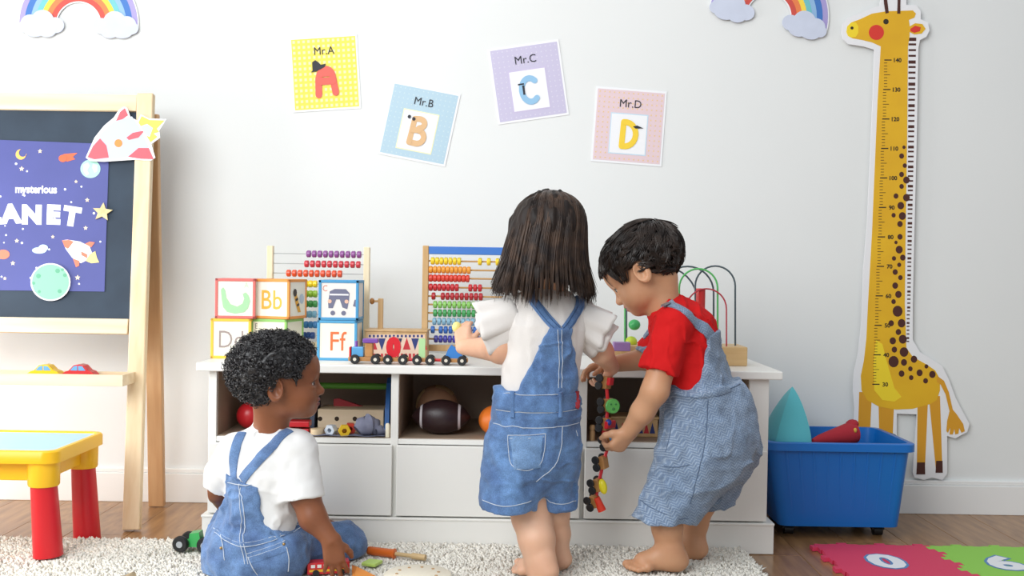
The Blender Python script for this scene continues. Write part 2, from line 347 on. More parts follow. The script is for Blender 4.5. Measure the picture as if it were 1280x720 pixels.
for x in (XR, XL):
    sp_x = SPL if x == XR else -SPL
    obj('front_leg', MB().bar(EL(x+sp_x, 0.004), EL(x-sp_x, EH), 0.024, 0.046, 0.003, ref=(1, 0, 0)), pine, et)
    rb = V((x-0.012, YW-0.075, 0.002)); rt = EL(x, EH-0.05, -0.028); rt.x = x-0.012
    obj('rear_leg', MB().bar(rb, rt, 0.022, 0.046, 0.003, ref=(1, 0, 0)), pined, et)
h_t0, h_t1, h_b0, h_b1 = Hof(119), Hof(139), Hof(398), Hof(417)
obj('top_rail', MB().box(EL((XL+XR)/2, (h_t0+h_t1)/2), (XR-XL-0.049-1.7*SPL, h_t0-h_t1, 0.022), 0.002, Matrix((V((1, 0, 0)), eup, en)).transposed()), pineh, et)
ER = Matrix((V((1, 0, 0)), eup, en)).transposed()
obj('bottom_rail', MB().box(EL((XL+XR)/2, (h_b0+h_b1)/2), (XR-XL-0.049, h_b0-h_b1, 0.022), 0.002, ER), pineh, et)
obj('chalkboard_panel', MB().box(EL((XL+XR)/2, (h_t1+h_b0)/2, -0.004), (XR-XL-0.047, h_t1-h_b0+0.004, 0.008), 0, ER), mat('chalkboard', '253342', 0.75, col2='2D3C4C', vscale=9), et)
# paper tray between the legs
tz = P(100, 482, 2.86).z; tz1 = P(100, 468, 2.86).z
txr = P(156, 475, 2.87).x; tdy = 0.095; tyf = P(100, 475, 2.855).y; tyr = ep0.y+0.165*0.4
tyb = tyf+tdy
tm = obj('tray', MB().b2((XL+0.045, tyf, tz), (txr, tyf+0.012, tz1), 0.001).b2((XL+0.045, tyb-0.012, tz), (txr, tyb, tz1), 0.001).b2((txr-0.012, tyf+.012, tz), (txr, tyb-.012, tz1), 0.001).b2((XL+0.045, tyf+.012, tz), (XL+0.057, tyb-.012, tz1), 0.001), pineh, et)
obj('tray_floor', MB().b2((XL+0.057, tyf+.012, tz+.004), (txr-.012, tyb-.012, tz+0.010)), mat('tray_board', 'D9A98A', 0.6), tm)
leg_y = EL(0, (tz1-0.0)/eup.z).y
for x in (XR, XL):
    s = 1 if x == XR else -1
    obj('tray_bolt', MB().cyl((txr-0.004 if s > 0 else XL+.049, leg_y, (tz+tz1)/2+0.004), (x-s*0.02, leg_y, (tz+tz1)/2+0.004), 0.005, 12), mat('bolt_metal', 'B9B9B9', 0.3, metal=0.8), et, smooth=True)
# ---- what hangs on the easel
def ez_fn(out): 
    return lambda px, py: EB(px, py, out)
def epoly(mb, pts, out, th): return mb.prism([EB(x, y, out) for x, y in pts], -en*th)
pt = thing('space_poster', 'blue space poster with white lettering pinned to the chalkboard', 'poster', EB(30, 270, 0.001))
pb = [(-75, 172), (136.5, 180), (130.5, 364.5), (-75, 362)]
obj('sheet', epoly(MB(), pb, 0.0018, 0.0012), mat('poster_blue', '494F94', 0.55, col2='424889', vscale=5), pt)
wh = mat('poster_white', 'F2F4FA', 0.6); cr_ = mat('poster_cream', 'F2DDB8', 0.6)
fe = lambda o: (lambda x, y: EB(x, -y, o))
obj('small_lettering', lettering(MB(), 'mysterious', fe(0.0022), 45, -241, 10.0, 0.035, -0.012, 0.86), wh, pt)
lt = MB(); 
for ch, cx, dy, rr in (('P', -32, -1, .02), ('L', -8, 0, .0), ('A', 14, 1, .05), ('N', 39.5, 2, -.02), ('E', 66, 2, -.04), ('T', 88, 4, -.16)):
    lettering(lt, ch, fe(0.0022), cx, -(276.5+dy), 22, 0.075, rr, 1.05)
obj('title_lettering', lt, wh, pt)
mb = MB()
for i in range(46):
    x, y = random.uniform(-65, 128), random.uniform(186, 356)
    epoly(mb, circ(x, y, random.choice((1.0, 1.3, 1.6)), 6), 0.0022, 0.0003)
obj('printed_stars', mb, wh, pt, kind='stuff')
mb = MB()
for x, y, r in [(50, 189, 3), (27, 211, 3.4), (95, 227, 2.4), (109, 250, 3), (107, 285, 3), (66, 296, 2.6), (21, 301, 3), (97, 347, 3.6), (16, 329, 3.2), (-20, 320, 3), (6, 348, 2.5)]:
    epoly(mb, [(x+(r if k % 2 == 0 else r*.45)*math.sin(PI*k/5), y-(r if k % 2 == 0 else r*.45)*math.cos(PI*k/5)) for k in range(10)], 0.0022, 0.0004)
obj('printed_big_stars', mb, cr_, pt, kind='stuff')
obj('printed_moon', epoly(MB(), arc(26, 193, 6.5, 100, 360, 16)+arc(28.5, 191, 5, 350, 120, 12), 0.0024, 0.0004), mat('poster_orange', 'F0B860', 0.6), pt)
obj('printed_comet', epoly(epoly(MB(), [(73, 197), (80, 192.5), (97, 191), (91, 196), (94, 199), (84, 202)], 0.0024, 0.0003), circ(78.5, 198, 5.2, 14, 4.6), 0.0028, 0.0003), mat('poster_red', 'E0653F', 0.6), pt)
obj('printed_globe', epoly(MB(), circ(113, 211, 12.5, 24, 11.5), 0.0024, 0.0004), mat('poster_mint', 'A9DCC8', 0.6), pt)
obj('printed_continents', epoly(epoly(MB(), [(104, 206), (110, 203), (113, 207), (109, 213), (112, 217), (108, 220), (104, 214)], 0.0028, 0.0003), [(116, 204), (122, 206), (122, 214), (118, 216), (115, 210)], 0.0028, 0.0003), mat('poster_sky', 'C4E6EE', 0.6), pt)
rk = obj('printed_rocket', epoly(MB(), [(77.5, 300.5), (84, 299.5), (100, 302), (112, 308), (115, 316), (109, 325), (101, 329), (90, 322), (82, 311)], 0.0024, 0.0004), wh, pt)
obj('rocket_fins', epoly(epoly(epoly(epoly(MB(), [(77.5, 300.5), (86, 299.8), (92, 302), (85, 311), (81, 309)], 0.0028, 0.0003), [(106, 305), (112, 302), (118.5, 303), (114, 309)], 0.0028, 0.0003), [(91, 323), (99, 326), (99, 332), (95, 334)], 0.0028, .0003), [(101, 314), (109, 318), (109, 323), (102, 319)], 0.0028, .0003), mat('poster_coral', 'EC7A5E', 0.6), rk)
obj('rocket_flame', epoly(MB(), [(112, 318), (119, 314), (121, 322), (124, 328), (114, 329), (107, 326)], 0.0026, 0.0003), mat('poster_yellow', 'F2E08A', 0.6), rk)
obj('printed_cloud', epoly(epoly(MB(), circ(49, 313, 9, 16, 4), 0.0024, 0.0003), circ(54, 310, 6, 14, 4.4), 0.0026, 0.0003), mat('poster_sky', 'C4E6EE', 0.6), pt)
obj('printed_planet', epoly(MB(), circ(4, 318, 8, 18, 6), 0.0024, 0.0003), mat('poster_coral', 'EC7A5E', 0.6), pt)
# rocket cut-out on the frame
rt = thing('rocket_cutout', 'red and white card rocket with yellow flame on the easel frame', 'cut-out', EB(160, 172, 0.012))
outl = [(107, 197), (118, 172), (130, 157), (142, 147), (148, 138), (155, 133), (159, 135), (163, 146), (172, 151), (176, 143), (186, 148), (208, 149), (199, 163), (200, 172), (189, 180), (194, 197), (188, 201), (168, 199.5), (130, 202), (112, 201)]
obj('backing_card', epoly(MB(), outl, 0.0155, 0.003), paperw, rt)
rr_ = mat('rocket_red', 'CE5A66', 0.55)
obj('hull', epoly(MB(), [(109, 196), (120, 174), (133, 160), (147, 149), (165, 145.5), (175, 160), (186, 184), (170, 194), (140, 199), (116, 200)], 0.0158, 0.0003), mat('rocket_white', 'BEC4D6', 0.55), rt)
obj('nose_cone', epoly(MB(), [(109.5, 196.5), (116, 183), (125, 173), (133, 182), (136, 197), (118, 199)], 0.0162, 0.0003), rr_, rt)
obj('fin', epoly(MB(), [(145, 151), (150, 140), (156, 135), (160, 144), (153, 149)], 0.0162, 0.0003), rr_, rt)
obj('fin', epoly(MB(), [(160, 196), (173, 185), (186, 185), (192, 199), (176, 198.5)], 0.0162, 0.0003), rr_, rt)
obj('fin', epoly(MB(), [(158, 172), (166, 166), (181, 163), (173, 172), (161, 175)], 0.0162, 0.0003), rr_, rt)
obj('porthole', epoly(MB(), circ(148, 179, 5, 18), 0.0162, 0.0003), mat('rocket_orange', 'E08A3A', 0.5), rt)
obj('flame', epoly(MB(), [(173, 153), (177, 145), (187, 150), (206, 150.5), (196, 161), (199, 165), (192, 167), (197, 171), (188, 178), (182, 168)], 0.0158, 0.0004), mat('flame_yellow', 'F2D45A', 0.55), rt)
obj('flame_core', epoly(MB(), [(175, 158), (184, 155), (191, 160), (187, 171), (182, 169)], 0.0163, 0.0003), mat('flame_blue', 'BFDDF0', 0.55), rt)
st = tag(obj('star_cutout', epoly(MB(), [(128+(13 if k % 2 == 0 else 6)*math.sin(PI*k/5+.1), 265-(12 if k % 2 == 0 else 5.5)*math.cos(PI*k/5+.1)) for k in range(10)], 0.0068, 0.0028), mat('star_gold', 'DCCB96', 0.5, col2='C8B27C', vscale=60)), 'small gold star cut-out on the right edge of the space poster', 'cut-out')
mo = thing('moon_cutout', 'round pale green moon cut-out overlapping the space poster lower edge', 'cut-out', EB(63, 352, 0.004))
obj('backing_card', epoly(MB(), circ(63, 352.5, 25, 30, 23.6), 0.0065, 0.0028), paperw, mo)
obj('moon_disc', epoly(MB(), circ(63, 352.5, 23.2, 30, 22), 0.0069, 0.0004), mat('moon_green', '86C6A4', 0.55), mo)
for x, y, r in [(48, 345, 3), (72, 338.5, 3), (81, 344, 2.4), (49, 364.5, 2), (74.5, 364, 2.6), (42, 354, 2), (78, 337, 2)]:
    obj('crater', epoly(MB(), circ(x, y, r, 12), 0.0072, 0.0003), mat('moon_dark', '5FA585', 0.55), mo)
# cars in the tray
def toy_car(px0, px1, col, label):
    zt = tz1; zf = tz+0.0105; y = tyf+0.045; c = P((px0+px1)/2, 466, y); L = P(px1, 466, y).x-P(px0, 466, y).x; H = P(px0, 454.5, y).z-zf
    t = thing('toy_car', label, 'toy car', (c.x, y, zf), 'toy cars in the easel tray')
    pr = [(-.5, .18), (-.48, .40), (-.36, .55), (-.26, .62), (-.12, .94), (.02, 1), (.16, .94), (.30, .64), (.42, .55), (.5, .36), (.49, .16)]
    mk = lambda wd, ii: [V((c.x+x*L, y-wd/2, zf+h*H)) for x, h in ii]
    obj('car_body', MB().prism(mk(.034, pr), (0, .034, 0)), mat('car_'+col, col, 0.25, coat=0.5), t)
    for a in ([(-.22, .62), (-.11, .88), (-.01, .92), (-.01, .62)], [(.02, .62), (.02, .92), (.14, .88), (.24, .62)]):
        obj('window', MB().prism(mk(.0352, a), (0, .0352, 0)), mat('car_glass', '6FA8D8', 0.15), t)
    for sx in (-.28, .28):
        for sy in (-1, 1):
            obj('wheel', MB().cyl((c.x+sx*L, y+sy*.0145, zf+.0068), (c.x+sx*L, y+sy*.0195, zf+.0068), .0068, 14), mat('rubber_black', '1E1E20', 0.5), t, smooth=True)
toy_car(36, 78, 'F3C91E', 'yellow toy car in the easel tray, left of the red one')
toy_car(79, 121, 'D23236', 'red toy car in the easel tray, right of the yellow one')

# ------------------------------------------------------------------ play table
yel = mat('plastic_yellow', 'F6BE18', 0.32); redp = mat('plastic_red', 'CC1521', 0.35)
tt = thing('play_table', 'yellow plastic play table with pale blue top and red legs', 'table', FL(-40, 690, 0.02))
a = P(69, 560, 2.53); b_ = P(132.5, 543, 2.82)
tz_ = (a.z+b_.z)/2; tx = (a.x+b_.x)/2+0.002; ty0, ty1 = 2.515, 2.835; txl = tx-0.62
def rrect(x0, y0, x1, y1, r, z, n=5):
    pts = []
    for cx, cy, a0 in ((x1-r, y1-r, 0), (x0+r, y1-r, 90), (x0+r, y0+r, 180), (x1-r, y0+r, 270)):
        pts += [V((cx+r*math.cos(math.radians(a0+90*i/n)), cy+r*math.sin(math.radians(a0+90*i/n)), z)) for i in range(n+1)]
    return pts
rim = MB()
ou = rrect(txl, ty0, tx, ty1, .035, 0); ii = rrect(txl+.014, ty0+.014, tx-.014, ty1-.014, .026, 0)
n = len(ou); dz = [(ou, tz_-.030), (ou, tz_-.004), ([p*1 for p in ou], tz_), (ii, tz_), (ii, tz_-.004)]
vs = []; 
for q, (pp, z) in enumerate(dz):
    for p, pi in zip(pp, ii):
        pq = p if q != 2 else p.lerp(pi, .25)
        vs.append((pq.x, pq.y, z))
fs = [(k*n+i, k*n+(i+1) % n, (k+1)*n+(i+1) % n, (k+1)*n+i) for k in range(4) for i in range(n)]+[tuple(range(n))]
rim.add(vs, fs); obj('tabletop_rim', rim, yel, tt, smooth=True)
obj('tabletop_inlay', MB().prism([p+V((0, 0, tz_-.008)) for p in ii], (0, 0, .004)), mat('table_blue', 'A9D3F2', 0.35), tt)
ap0 = tz_-.088
obj('apron', MB().b2((txl+.03, ty0+.035, ap0+.012), (tx-.03, ty0+.05, tz_-.03), .002).b2((txl+.03, ty1-.05, ap0+.012), (tx-.03, ty1-.035, tz_-.03), .002).b2((tx-.055, ty0+.05, ap0+.012), (tx-.04, ty1-.05, tz_-.03), .002).b2((txl+.04, ty0+.05, ap0+.012), (txl+.055, ty1-.05, tz_-.03), .002), yel, tt)
for sx, x in ((1, tx-.045), (-1, txl+.045)):
    for sy, y in ((-1, ty0+.042), (1, ty1-.042)):
        obj('leg_socket', MB().lathe([(.034, 0), (.036, .004), (.037, tz_-.03-ap0+.001)], 20, Matrix.Translation((x, y, ap0))), yel, tt, smooth=True)
        obj('leg', MB().tube([(x+sx*.012, y, .0225 if sy < 0 else .0005), (x, y, ap0+.004)], [.034, .030], 22), redp, tt, smooth=True)

# ------------------------------------------------------------------ storage tub with its contents
bl = mat('tub_blue', '0E6CC0', 0.35)
ut = thing('storage_tub', 'large blue plastic toy tub on casters at the cabinet end', 'tub', FL(1052, 664))
ry0, ry1 = 2.885, 3.215
rz = P(1148, 556, ry0).z; rx1 = P(1148.5, 553, ry0).x; rx0 = P(958, 553, ry0).x
bx1 = P(1126, 656, ry0+.03).x; bx0 = P(975, 656, ry0+.03).x; bz = P(1050, 659, ry0+.03).z
oT = rrect(rx0+.012, ry0+.012, rx1-.012, ry1-.012, .03, rz-.02); oB = rrect(bx0, ry0+.035, bx1, ry1-.035, .025, bz)
iT = rrect(rx0+.016, ry0+.016, rx1-.016, ry1-.016, .03, rz); iB = rrect(bx0+.005, ry0+.04, bx1-.005, ry1-.04, .025, bz+.006)
L1 = rrect(rx0, ry0, rx1, ry1, .035, rz-.022); L2 = rrect(rx0, ry0, rx1, ry1, .035, rz-.002); L3 = rrect(rx0+.003, ry0+.003, rx1-.003, ry1-.003, .033, rz)
loops = [oB, oT, L1, L2, L3, iT, iB]; n = len(oB)
tb = MB().add([p for l in loops for p in l], [(k*n+i, k*n+(i+1) % n, (k+1)*n+(i+1) % n, (k+1)*n+i) for k in range(6) for i in range(n)]+[tuple(range(n))[::-1], tuple(6*n+i for i in range(n))])
obj('tub_body', tb, bl, ut, smooth=True)
for k in range(9):
    f = (k+.7)/9.4; xt = rx0+.03+(rx1-rx0-.06)*f; xb = bx0+.012+(bx1-bx0-.024)*f
    obj('rib', MB().bar((xb, ry0+.035, bz+.02), (xt, ry0+.0125, rz-.022), .006, .004, .001), bl, ut)
for x in (bx0+.04, bx1-.04):
    for y in (ry0+.10, ry1-.07):
        c_ = obj('caster', MB().cyl((x-.012, y, .014), (x+.012, y, .014), .014, 18), mat('caster_black', '202225', 0.4), ut, smooth=True)
        obj('caster_fork', MB().b2((x-.017, y-.01, .016), (x+.017, y+.01, bz+.004), .001), mat('caster_black', '202225', 0.4), c_)
# floor of things inside and the cushion
top = P(991, 479, 3.02); bb = MB(); zc = rz-.035; cxr = P(1015, 548, 2.93).x
base = [V((rx0+.024, 2.915, zc)), V((cxr, 2.915, zc)), V((cxr-.004, 3.10, zc)), V((rx0+.024, 3.10, zc))]
b = bmesh.new(); vv = [b.verts.new(p) for p in base]+[b.verts.new(top)]
for q in ((0, 1, 4), (1, 2, 4), (2, 3, 4), (3, 0, 4)): b.faces.new([vv[i] for i in q])
b.faces.new([vv[i] for i in (3, 2, 1, 0)])
bmesh.ops.subdivide_edges(b, edges=b.edges[:], cuts=7, use_grid_fill=True)
cc = (base[0]+base[1]+base[2]+base[3])/4+V((0, 0, .05))
for v in b.verts:
    dmin = min((v.co-q).length for q in base+[top]); v.co += (v.co-cc).normalized()*0.018*min(1, dmin/.06)
for _ in range(2): bmesh.ops.smooth_vert(b, verts=b.verts[:], factor=.35, use_axis_x=True, use_axis_y=True, use_axis_z=True)
bb.bm(b)
cu1 = tag(obj('cushion', bb, mat('cushion_teal', '58B7C2', 0.8, bump=.15, bscale=300, sheen=.2), smooth=True), 'teal pyramid cushion sticking out of the blue tub', 'cushion')
rp0 = P(1016, 551, 2.93); rp1 = P(1069, 541, 2.97); mb = MB()
mb.tube([rp0, rp0.lerp(rp1, .15), rp0.lerp(rp1, .5), rp0.lerp(rp1, .82), rp1, rp1+V((.006, 0, 0))], [.006, .013, .022, .030, .027, .012], 14)
mb.ell(rp1+V((-.006, .01, .022)), (.018, .024, .013), 14, Matrix.Rotation(-.3, 3, 'Y'))
rs = thing('soft_toy', 'dark red soft toy lying in the blue tub', 'soft toy', (rp0+rp1)/2)
obj('soft_toy_body', mb, mat('felt_red', 'A31F2E', 0.85, bump=.2, bscale=200), rs, smooth=True)
obj('buckle', MB().ell(P(1069, 538, 2.94), (.005, .005, .007), 10), mat('buckle_gold', 'C9A23A', .4), rs, smooth=True)
tag(obj('toy_disc', MB().cyl(P(1117, 547, 3.10), P(1117, 547, 3.10)+V((.0, .03, 0)), .010, 16), mat('rubber_black', '1E1E20', .5), smooth=True), 'black toy disc at the right rim inside the blue tub', 'toy')
# filling that carries them, hidden below the rim
fill = MB()
for i in range(16):
    x = rx0+.06+random.random()*(rx1-rx0-.12); y = ry0+.07+random.random()*(ry1-ry0-.14)
    fill.ell((x, y, rz-.125), (.05, .05, .035), 10)
tag(obj('loose_toys', fill, mat('toy_dark', '3A3C44', .6), smooth=True, kind='stuff'), 'dark loose toys filling the inside of the blue tub', 'toys')

# ------------------------------------------------------------------ foam mats
def foam(nm, x0, y1, s, col, digit, label, eat):
    t = thing('foam_tile', label, 'foam mat', (x0+s/2, y1-s/2, 0), 'number foam tiles')
    n = 6; pts = []
    def edge(p, q, nrm, phase, deep=.004):
        p, q, nrm = V(p), V(q), V(nrm); d = q-p; L = d.length; d.normalize(); r = []
        for k in range(n):
            a = L*(k+.5)/n; w_ = L/n*.27; sg = 1 if k % 2 == phase else -1
            if sg > 0: r += [p+d*(a-w_*.75), p+d*(a-w_)+nrm*.014, p+d*(a+w_)+nrm*.014, p+d*(a+w_*.75)]
            else: r += [p+d*(a-w_*.80), p+d*(a-w_*1.06)-nrm*deep, p+d*(a+w_*1.06)-nrm*deep, p+d*(a+w_*.80)]
        return [p]+r
    g = .0003; A = (x0+g, y1-s+g, 0); B = (x0+s-g, y1-s+g, 0); C = (x0+s-g, y1-g, 0); D = (x0+g, y1-g, 0)
    pts = edge(A, B, (0, -1, 0), 0)+edge(B, C, (1, 0, 0), 0, .0148)+edge(C, D, (0, 1, 0), 0)+edge(D, A, (-1, 0, 0), 0, .0148 if eat else .004)
    pts = [V((p.x, p.y, .001)) for p in pts]
    obj('foam_sheet', MB().prism(pts, (0, 0, .0105)), mat('foam_'+col, col, .75, bump=.12, bscale=400), t)
    cx, cy = x0+s*.5-(.03 if eat else .018), y1-s*.53
    f1 = lambda x, y: V((cx+x, cy+y, .0120)); f2 = lambda x, y: V((cx+x, cy+y, .0124))
    o = obj('number_inlay', lettering(MB(), digit, f1, 0, -.06, .12, .085), mat('foam_blue', '5A86B8', .75), t)
    obj('number_face', lettering(MB(), digit, f2, 0, -.06, .12, .045), mat('foam_white', 'E4E6EA', .75), o)
fm = FL(1017, 685); s_ = .303
foam('a', fm.x, fm.y, s_, 'D23A5E', '0', 'pinkish red foam floor tile with a white number 0', False)
foam('b', fm.x+s_, fm.y, s_, '8CC850', '6', 'light green foam floor tile with a white number 6', True)

# ------------------------------------------------------------------ rug
RZ = 0.022
rg = thing('shag_rug', 'cream shag rug spread on the floor in front of the cabinet', 'rug', (-0.5, 2.2, 0))
rx_r = FL(928, 683, RZ).x; ry_b = 2.747
obj('rug_backing', MB().b2((-1.75, 1.55, 0.0005), (rx_r, ry_b, 0.010), .003), mat('rug_back', 'E6E0D4', .95), rg)
NT = 64000
rx = np.random.uniform(-1.75, rx_r, NT); ryy = np.random.uniform(1.55, ry_b, NT); hh = np.random.uniform(.011, .0150, NT)
lean = np.random.normal(0, .006, (NT, 2)); an = np.random.uniform(0, 2*PI, NT); wd = np.random.uniform(.0032, .0052, NT)
co = np.zeros((NT, 7, 3), np.float32)
for k in range(3):
    aa = an+k*2*PI/3
    co[:, k, 0] = rx+np.cos(aa)*wd; co[:, k, 1] = ryy+np.sin(aa)*wd; co[:, k, 2] = .008
    co[:, 3+k, 0] = rx+lean[:, 0]*.6+np.cos(aa)*wd*1.05; co[:, 3+k, 1] = ryy+lean[:, 1]*.6+np.sin(aa)*wd*1.05; co[:, 3+k, 2] = .008+hh*.72
co[:, 6, 0] = rx+lean[:, 0]; co[:, 6, 1] = ryy+lean[:, 1]; co[:, 6, 2] = .008+hh
tri = []
for k in range(3):
    k2 = (k+1) % 3; tri += [(k, k2, 3+k2), (k, 3+k2, 3+k), (3+k, 3+k2, 6)]
tri = np.array(tri); idx = (np.arange(NT)[:, None, None]*7+tri[None]).reshape(-1)
def np_mesh(name, verts, faces_flat, per, mt, smooth=True):
    me = bpy.data.meshes.new(name); nv = len(verts)//3; nf = len(faces_flat)//per
    me.vertices.add(nv); me.vertices.foreach_set('co', np.ascontiguousarray(verts, np.float32))
    me.loops.add(len(faces_flat)); me.loops.foreach_set('vertex_index', np.ascontiguousarray(faces_flat, np.int32))
    me.polygons.add(nf); me.polygons.foreach_set('loop_start', np.arange(nf, dtype=np.int32)*per)
    me.update(calc_edges=True); me.validate()
    if smooth: me.polygons.foreach_set('use_smooth', np.ones(nf, bool))
    me.materials.append(mt); return me
rug_v = co.reshape(-1, 3)-np.array(rg.location)
po = bpy.data.objects.new('pile', np_mesh('pile', rug_v.reshape(-1), idx, 3, mat('rug_pile', 'F1EEE6', .95, col2='E0DACE', vscale=160))); COL.objects.link(po); po.parent = rg; po['kind'] = 'stuff'
# ------------------------------------------------------------------ cabinet
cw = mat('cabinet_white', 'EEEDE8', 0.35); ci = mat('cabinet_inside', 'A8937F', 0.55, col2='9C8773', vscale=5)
CF = 2.775; CB = 3.17
zz = lambda y, Y=CF: P(640, y, Y).z
xx = lambda x, y=560, Y=CF: P(x, y, Y).x
ZT = zz(459.5, 2.75); ZT0 = zz(470, 2.75)
kt = thing('storage_cabinet', 'long low white storage cabinet with three open bays above three drawers', 'cabinet', (xx(610), CF, 0))
XA, XB = xx(260), xx(960)
zsh0, zsh1 = zz(557.5), zz(551); zpl = zz(648); 
obj('worktop', MB().b2((P(245, 455, 2.75).x, 2.75, ZT0), (P(979, 465, 2.75).x, CB+.01, ZT), .003), cw, kt)
dv = [(xx(488), xx(497.5)), (xx(722.5), xx(733))]
for x0, x1, nm in ((XA, xx(270), 'side_panel'), dv[0]+('divider',), dv[1]+('divider',), (xx(936), XB, 'side_panel')):
    obj(nm, MB().b2((x0, CF, zpl), (x1, CB, ZT0), .0012), cw, kt)
bays = [(xx(270), dv[0][0]), (dv[0][1], dv[1][0]), (dv[1][1], xx(936))]
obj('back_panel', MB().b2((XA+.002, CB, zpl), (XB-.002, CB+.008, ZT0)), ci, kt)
for i, (x0, x1) in enumerate(bays):
    obj('shelf', MB().b2((x0, CF+.001, zsh0), (x1, CB, zsh1), .001), cw, kt)
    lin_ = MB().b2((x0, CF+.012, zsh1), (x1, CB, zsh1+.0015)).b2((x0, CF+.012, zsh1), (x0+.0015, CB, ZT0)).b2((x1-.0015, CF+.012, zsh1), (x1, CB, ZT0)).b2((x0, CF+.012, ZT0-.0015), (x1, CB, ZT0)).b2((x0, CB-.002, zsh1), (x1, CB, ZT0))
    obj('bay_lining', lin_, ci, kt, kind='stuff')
for x0, x1 in ((XA+.004, xx(491.5)), (xx(496), xx(725.5)), (xx(730), XB-.004)):
    d = obj('drawer', MB().b2((x0+.001, CF-.018, zpl+.006), (x1-.001, CF-.001, zsh0-.001), .0018), cw, kt)
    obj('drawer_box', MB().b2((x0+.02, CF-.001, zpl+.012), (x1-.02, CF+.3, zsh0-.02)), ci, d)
obj('plinth', MB().b2((XA-.008, CF-.022, .001), (P(967.5, 660, CF-.022).x, CB, zpl), .002), cw, kt)
obj('plinth_ledge', MB().b2((XA-.010, CF-.024, zpl-.004), (P(968.5, 650, CF-.024).x, CB, zpl+.002), .0015), cw, kt)

# ------------------------------------------------------------------ alphabet blocks
BS = .107
def block(c, yaw, zb, col, label, draw, side=None, seed=0):
    t = thing('alphabet_block', label, 'toy block', (c[0], c[1], zb), 'alphabet blocks on the cabinet'); t.rotation_euler = (0, 0, math.radians(yaw))
    fr = mat('block_'+col, col, .5); wd = mat('block_face_'+str(seed), ('F4F0E2', 'F3EDDA', 'E9E4DE')[seed], .55)
    h = BS/2; e = .0075
    obj('wooden_cube', MB().box((0, 0, h), (BS-.004, BS-.004, BS-.004), .003), wd, t, local=True)
    fm_ = MB()
    for a in (-h+e/2, h-e/2):
        for b in (-h+e/2, h-e/2):
            fm_.box((a, b, h), (e, e, BS), .0012).box((a, 0, h+b), (e, BS, e), .0012).box((0, a, h+b), (BS, e, e), .0012)
    obj('coloured_edge', fm_, fr, t, local=True)
    f = lambda x, y, o=.0001: V((x*BS, -h+.0018-o-.0004, h+y*BS))
    draw(f, t)
    if side: side(lambda x, y, o=.0001: V((h-.0018+o+.0004, x*BS, h+y*BS)), t)
def bl_text(txt, col, hgt=.48, sx=.85, bold=.0, x=0, y=None):
    return lambda f, t: obj('lettering', lettering(MB(), txt, f, x, -hgt/2 if y is None else y, hgt, bold, 0, sx), mat('ink_'+col, col, .6), t, local=True)
def polyp(nm, polys, col):
    def go(f, t):
        mb = MB()
        for p in polys: mb.add([f(x, y) for x, y in p], [tuple(range(len(p)))])
        obj(nm, mb, mat('ink_'+col, col, .6), t, local=True)
    return go
def multi(*fs): return lambda f, t: [g(f, t) for g in fs]
def both(f1, o): return lambda f, t: f1(lambda x, y, q=0: f(x, y, o), t)
croc = polyp('printed_crocodile', [[(-.36, .22), (-.30, .28), (-.25, .20), (-.22, .02), (-.12, -.14), (.05, -.20), (.18, -.12), (.22, .0), (.18, .12), (.26, .16), (.33, .08), (.37, -.06), (.32, -.24), (.22, -.34), (.0, -.38), (-.20, -.34), (-.30, -.22), (-.34, 0)]], 'A8D6A6')
bee = multi(polyp('printed_bee', [[(-.24, .18), (-.10, .20), (.0, .0), (.10, -.20), (.18, -.34), (.02, -.34), (-.12, -.12)]], 'E5A93A'), both(polyp('printed_stripes', [circ(-.16, .16, .1, 12), [(-.14, .0), (.0, .04), (.02, -.02), (-.12, -.06)], [(-.06, -.14), (.07, -.10), (.09, -.16), (-.04, -.2)]], '3A332C'), .0004), both(polyp('printed_wing', [circ(.22, .0, .13, 14)], 'BCCBDA'), .0003))
hatm = multi(polyp('printed_figure', [[(-.26, -.05), (-.22, .22), (-.10, .28), (.18, .28), (.27, .18), (.26, .0), (.22, -.22), (.10, -.18), (.03, .02), (-.06, .02), (-.14, -.2), (-.25, -.2)], circ(-.14, -.32, .06, 12), circ(.13, -.32, .06, 12), [(.36, -.14), (.40, .02), (.43, .02), (.43, -.16)]], '6E7088'),
             both(polyp('printed_face', [circ(-.22, -.03, .05, 12), circ(.20, -.03, .05, 12)], 'E8B9A0'), .0004), both(polyp('printed_band', [[(-.22, .12), (.25, .12), (.25, .16), (-.22, .16)]], 'E8E6EA'), .0005), bl_text('C', 'D88878', .16, .85, 0, -.34, .22))
eleph = multi(polyp('printed_animal', [[(-.26, -.1), (-.22, .12), (-.05, .2), (.18, .18), (.28, .0), (.27, -.32), (.15, -.32), (.12, -.14), (-.08, -.14), (-.1, -.32), (-.22, -.32)]], 'A8A49C'), bl_text('E', '6E6A60', .14, .85, 0, -.34, .25))
def bpos(px, py, Y): 
    p = P(px, py, Y); return (p.x, Y+BS/2)
Yb = 2.885
block(bpos(287, 430, Yb), 3, ZT, 'F2C544', 'yellow-edged alphabet block printed with Dd', bl_text('Dd', 'A3948F', .46, .85, -.006), bee, 0)
block(bpos(341, 430, Yb+.008), -14, ZT, '8FC46A', 'green-edged alphabet block under the orange-edged block', multi(eleph), polyp('printed_picture', [[(-.2, -.1), (.2, -.1), (.2, .0), (-.2, .0)]], '7A6A58'), 1)
block(bpos(421.5, 430, Yb-.01), -1, ZT, '4E9FCB', 'blue-edged alphabet block printed with Ff', bl_text('Ff', 'E0703A', .5, .85, .0), None, 1)
block(bpos(293, 380, Yb), 2, ZT+BS+.0005, 'D9716B', 'red-edged alphabet block with a green crocodile picture', multi(croc, bl_text('A', 'C6E2C2', .15, .8, 0, .27, .27)), bee, 0)
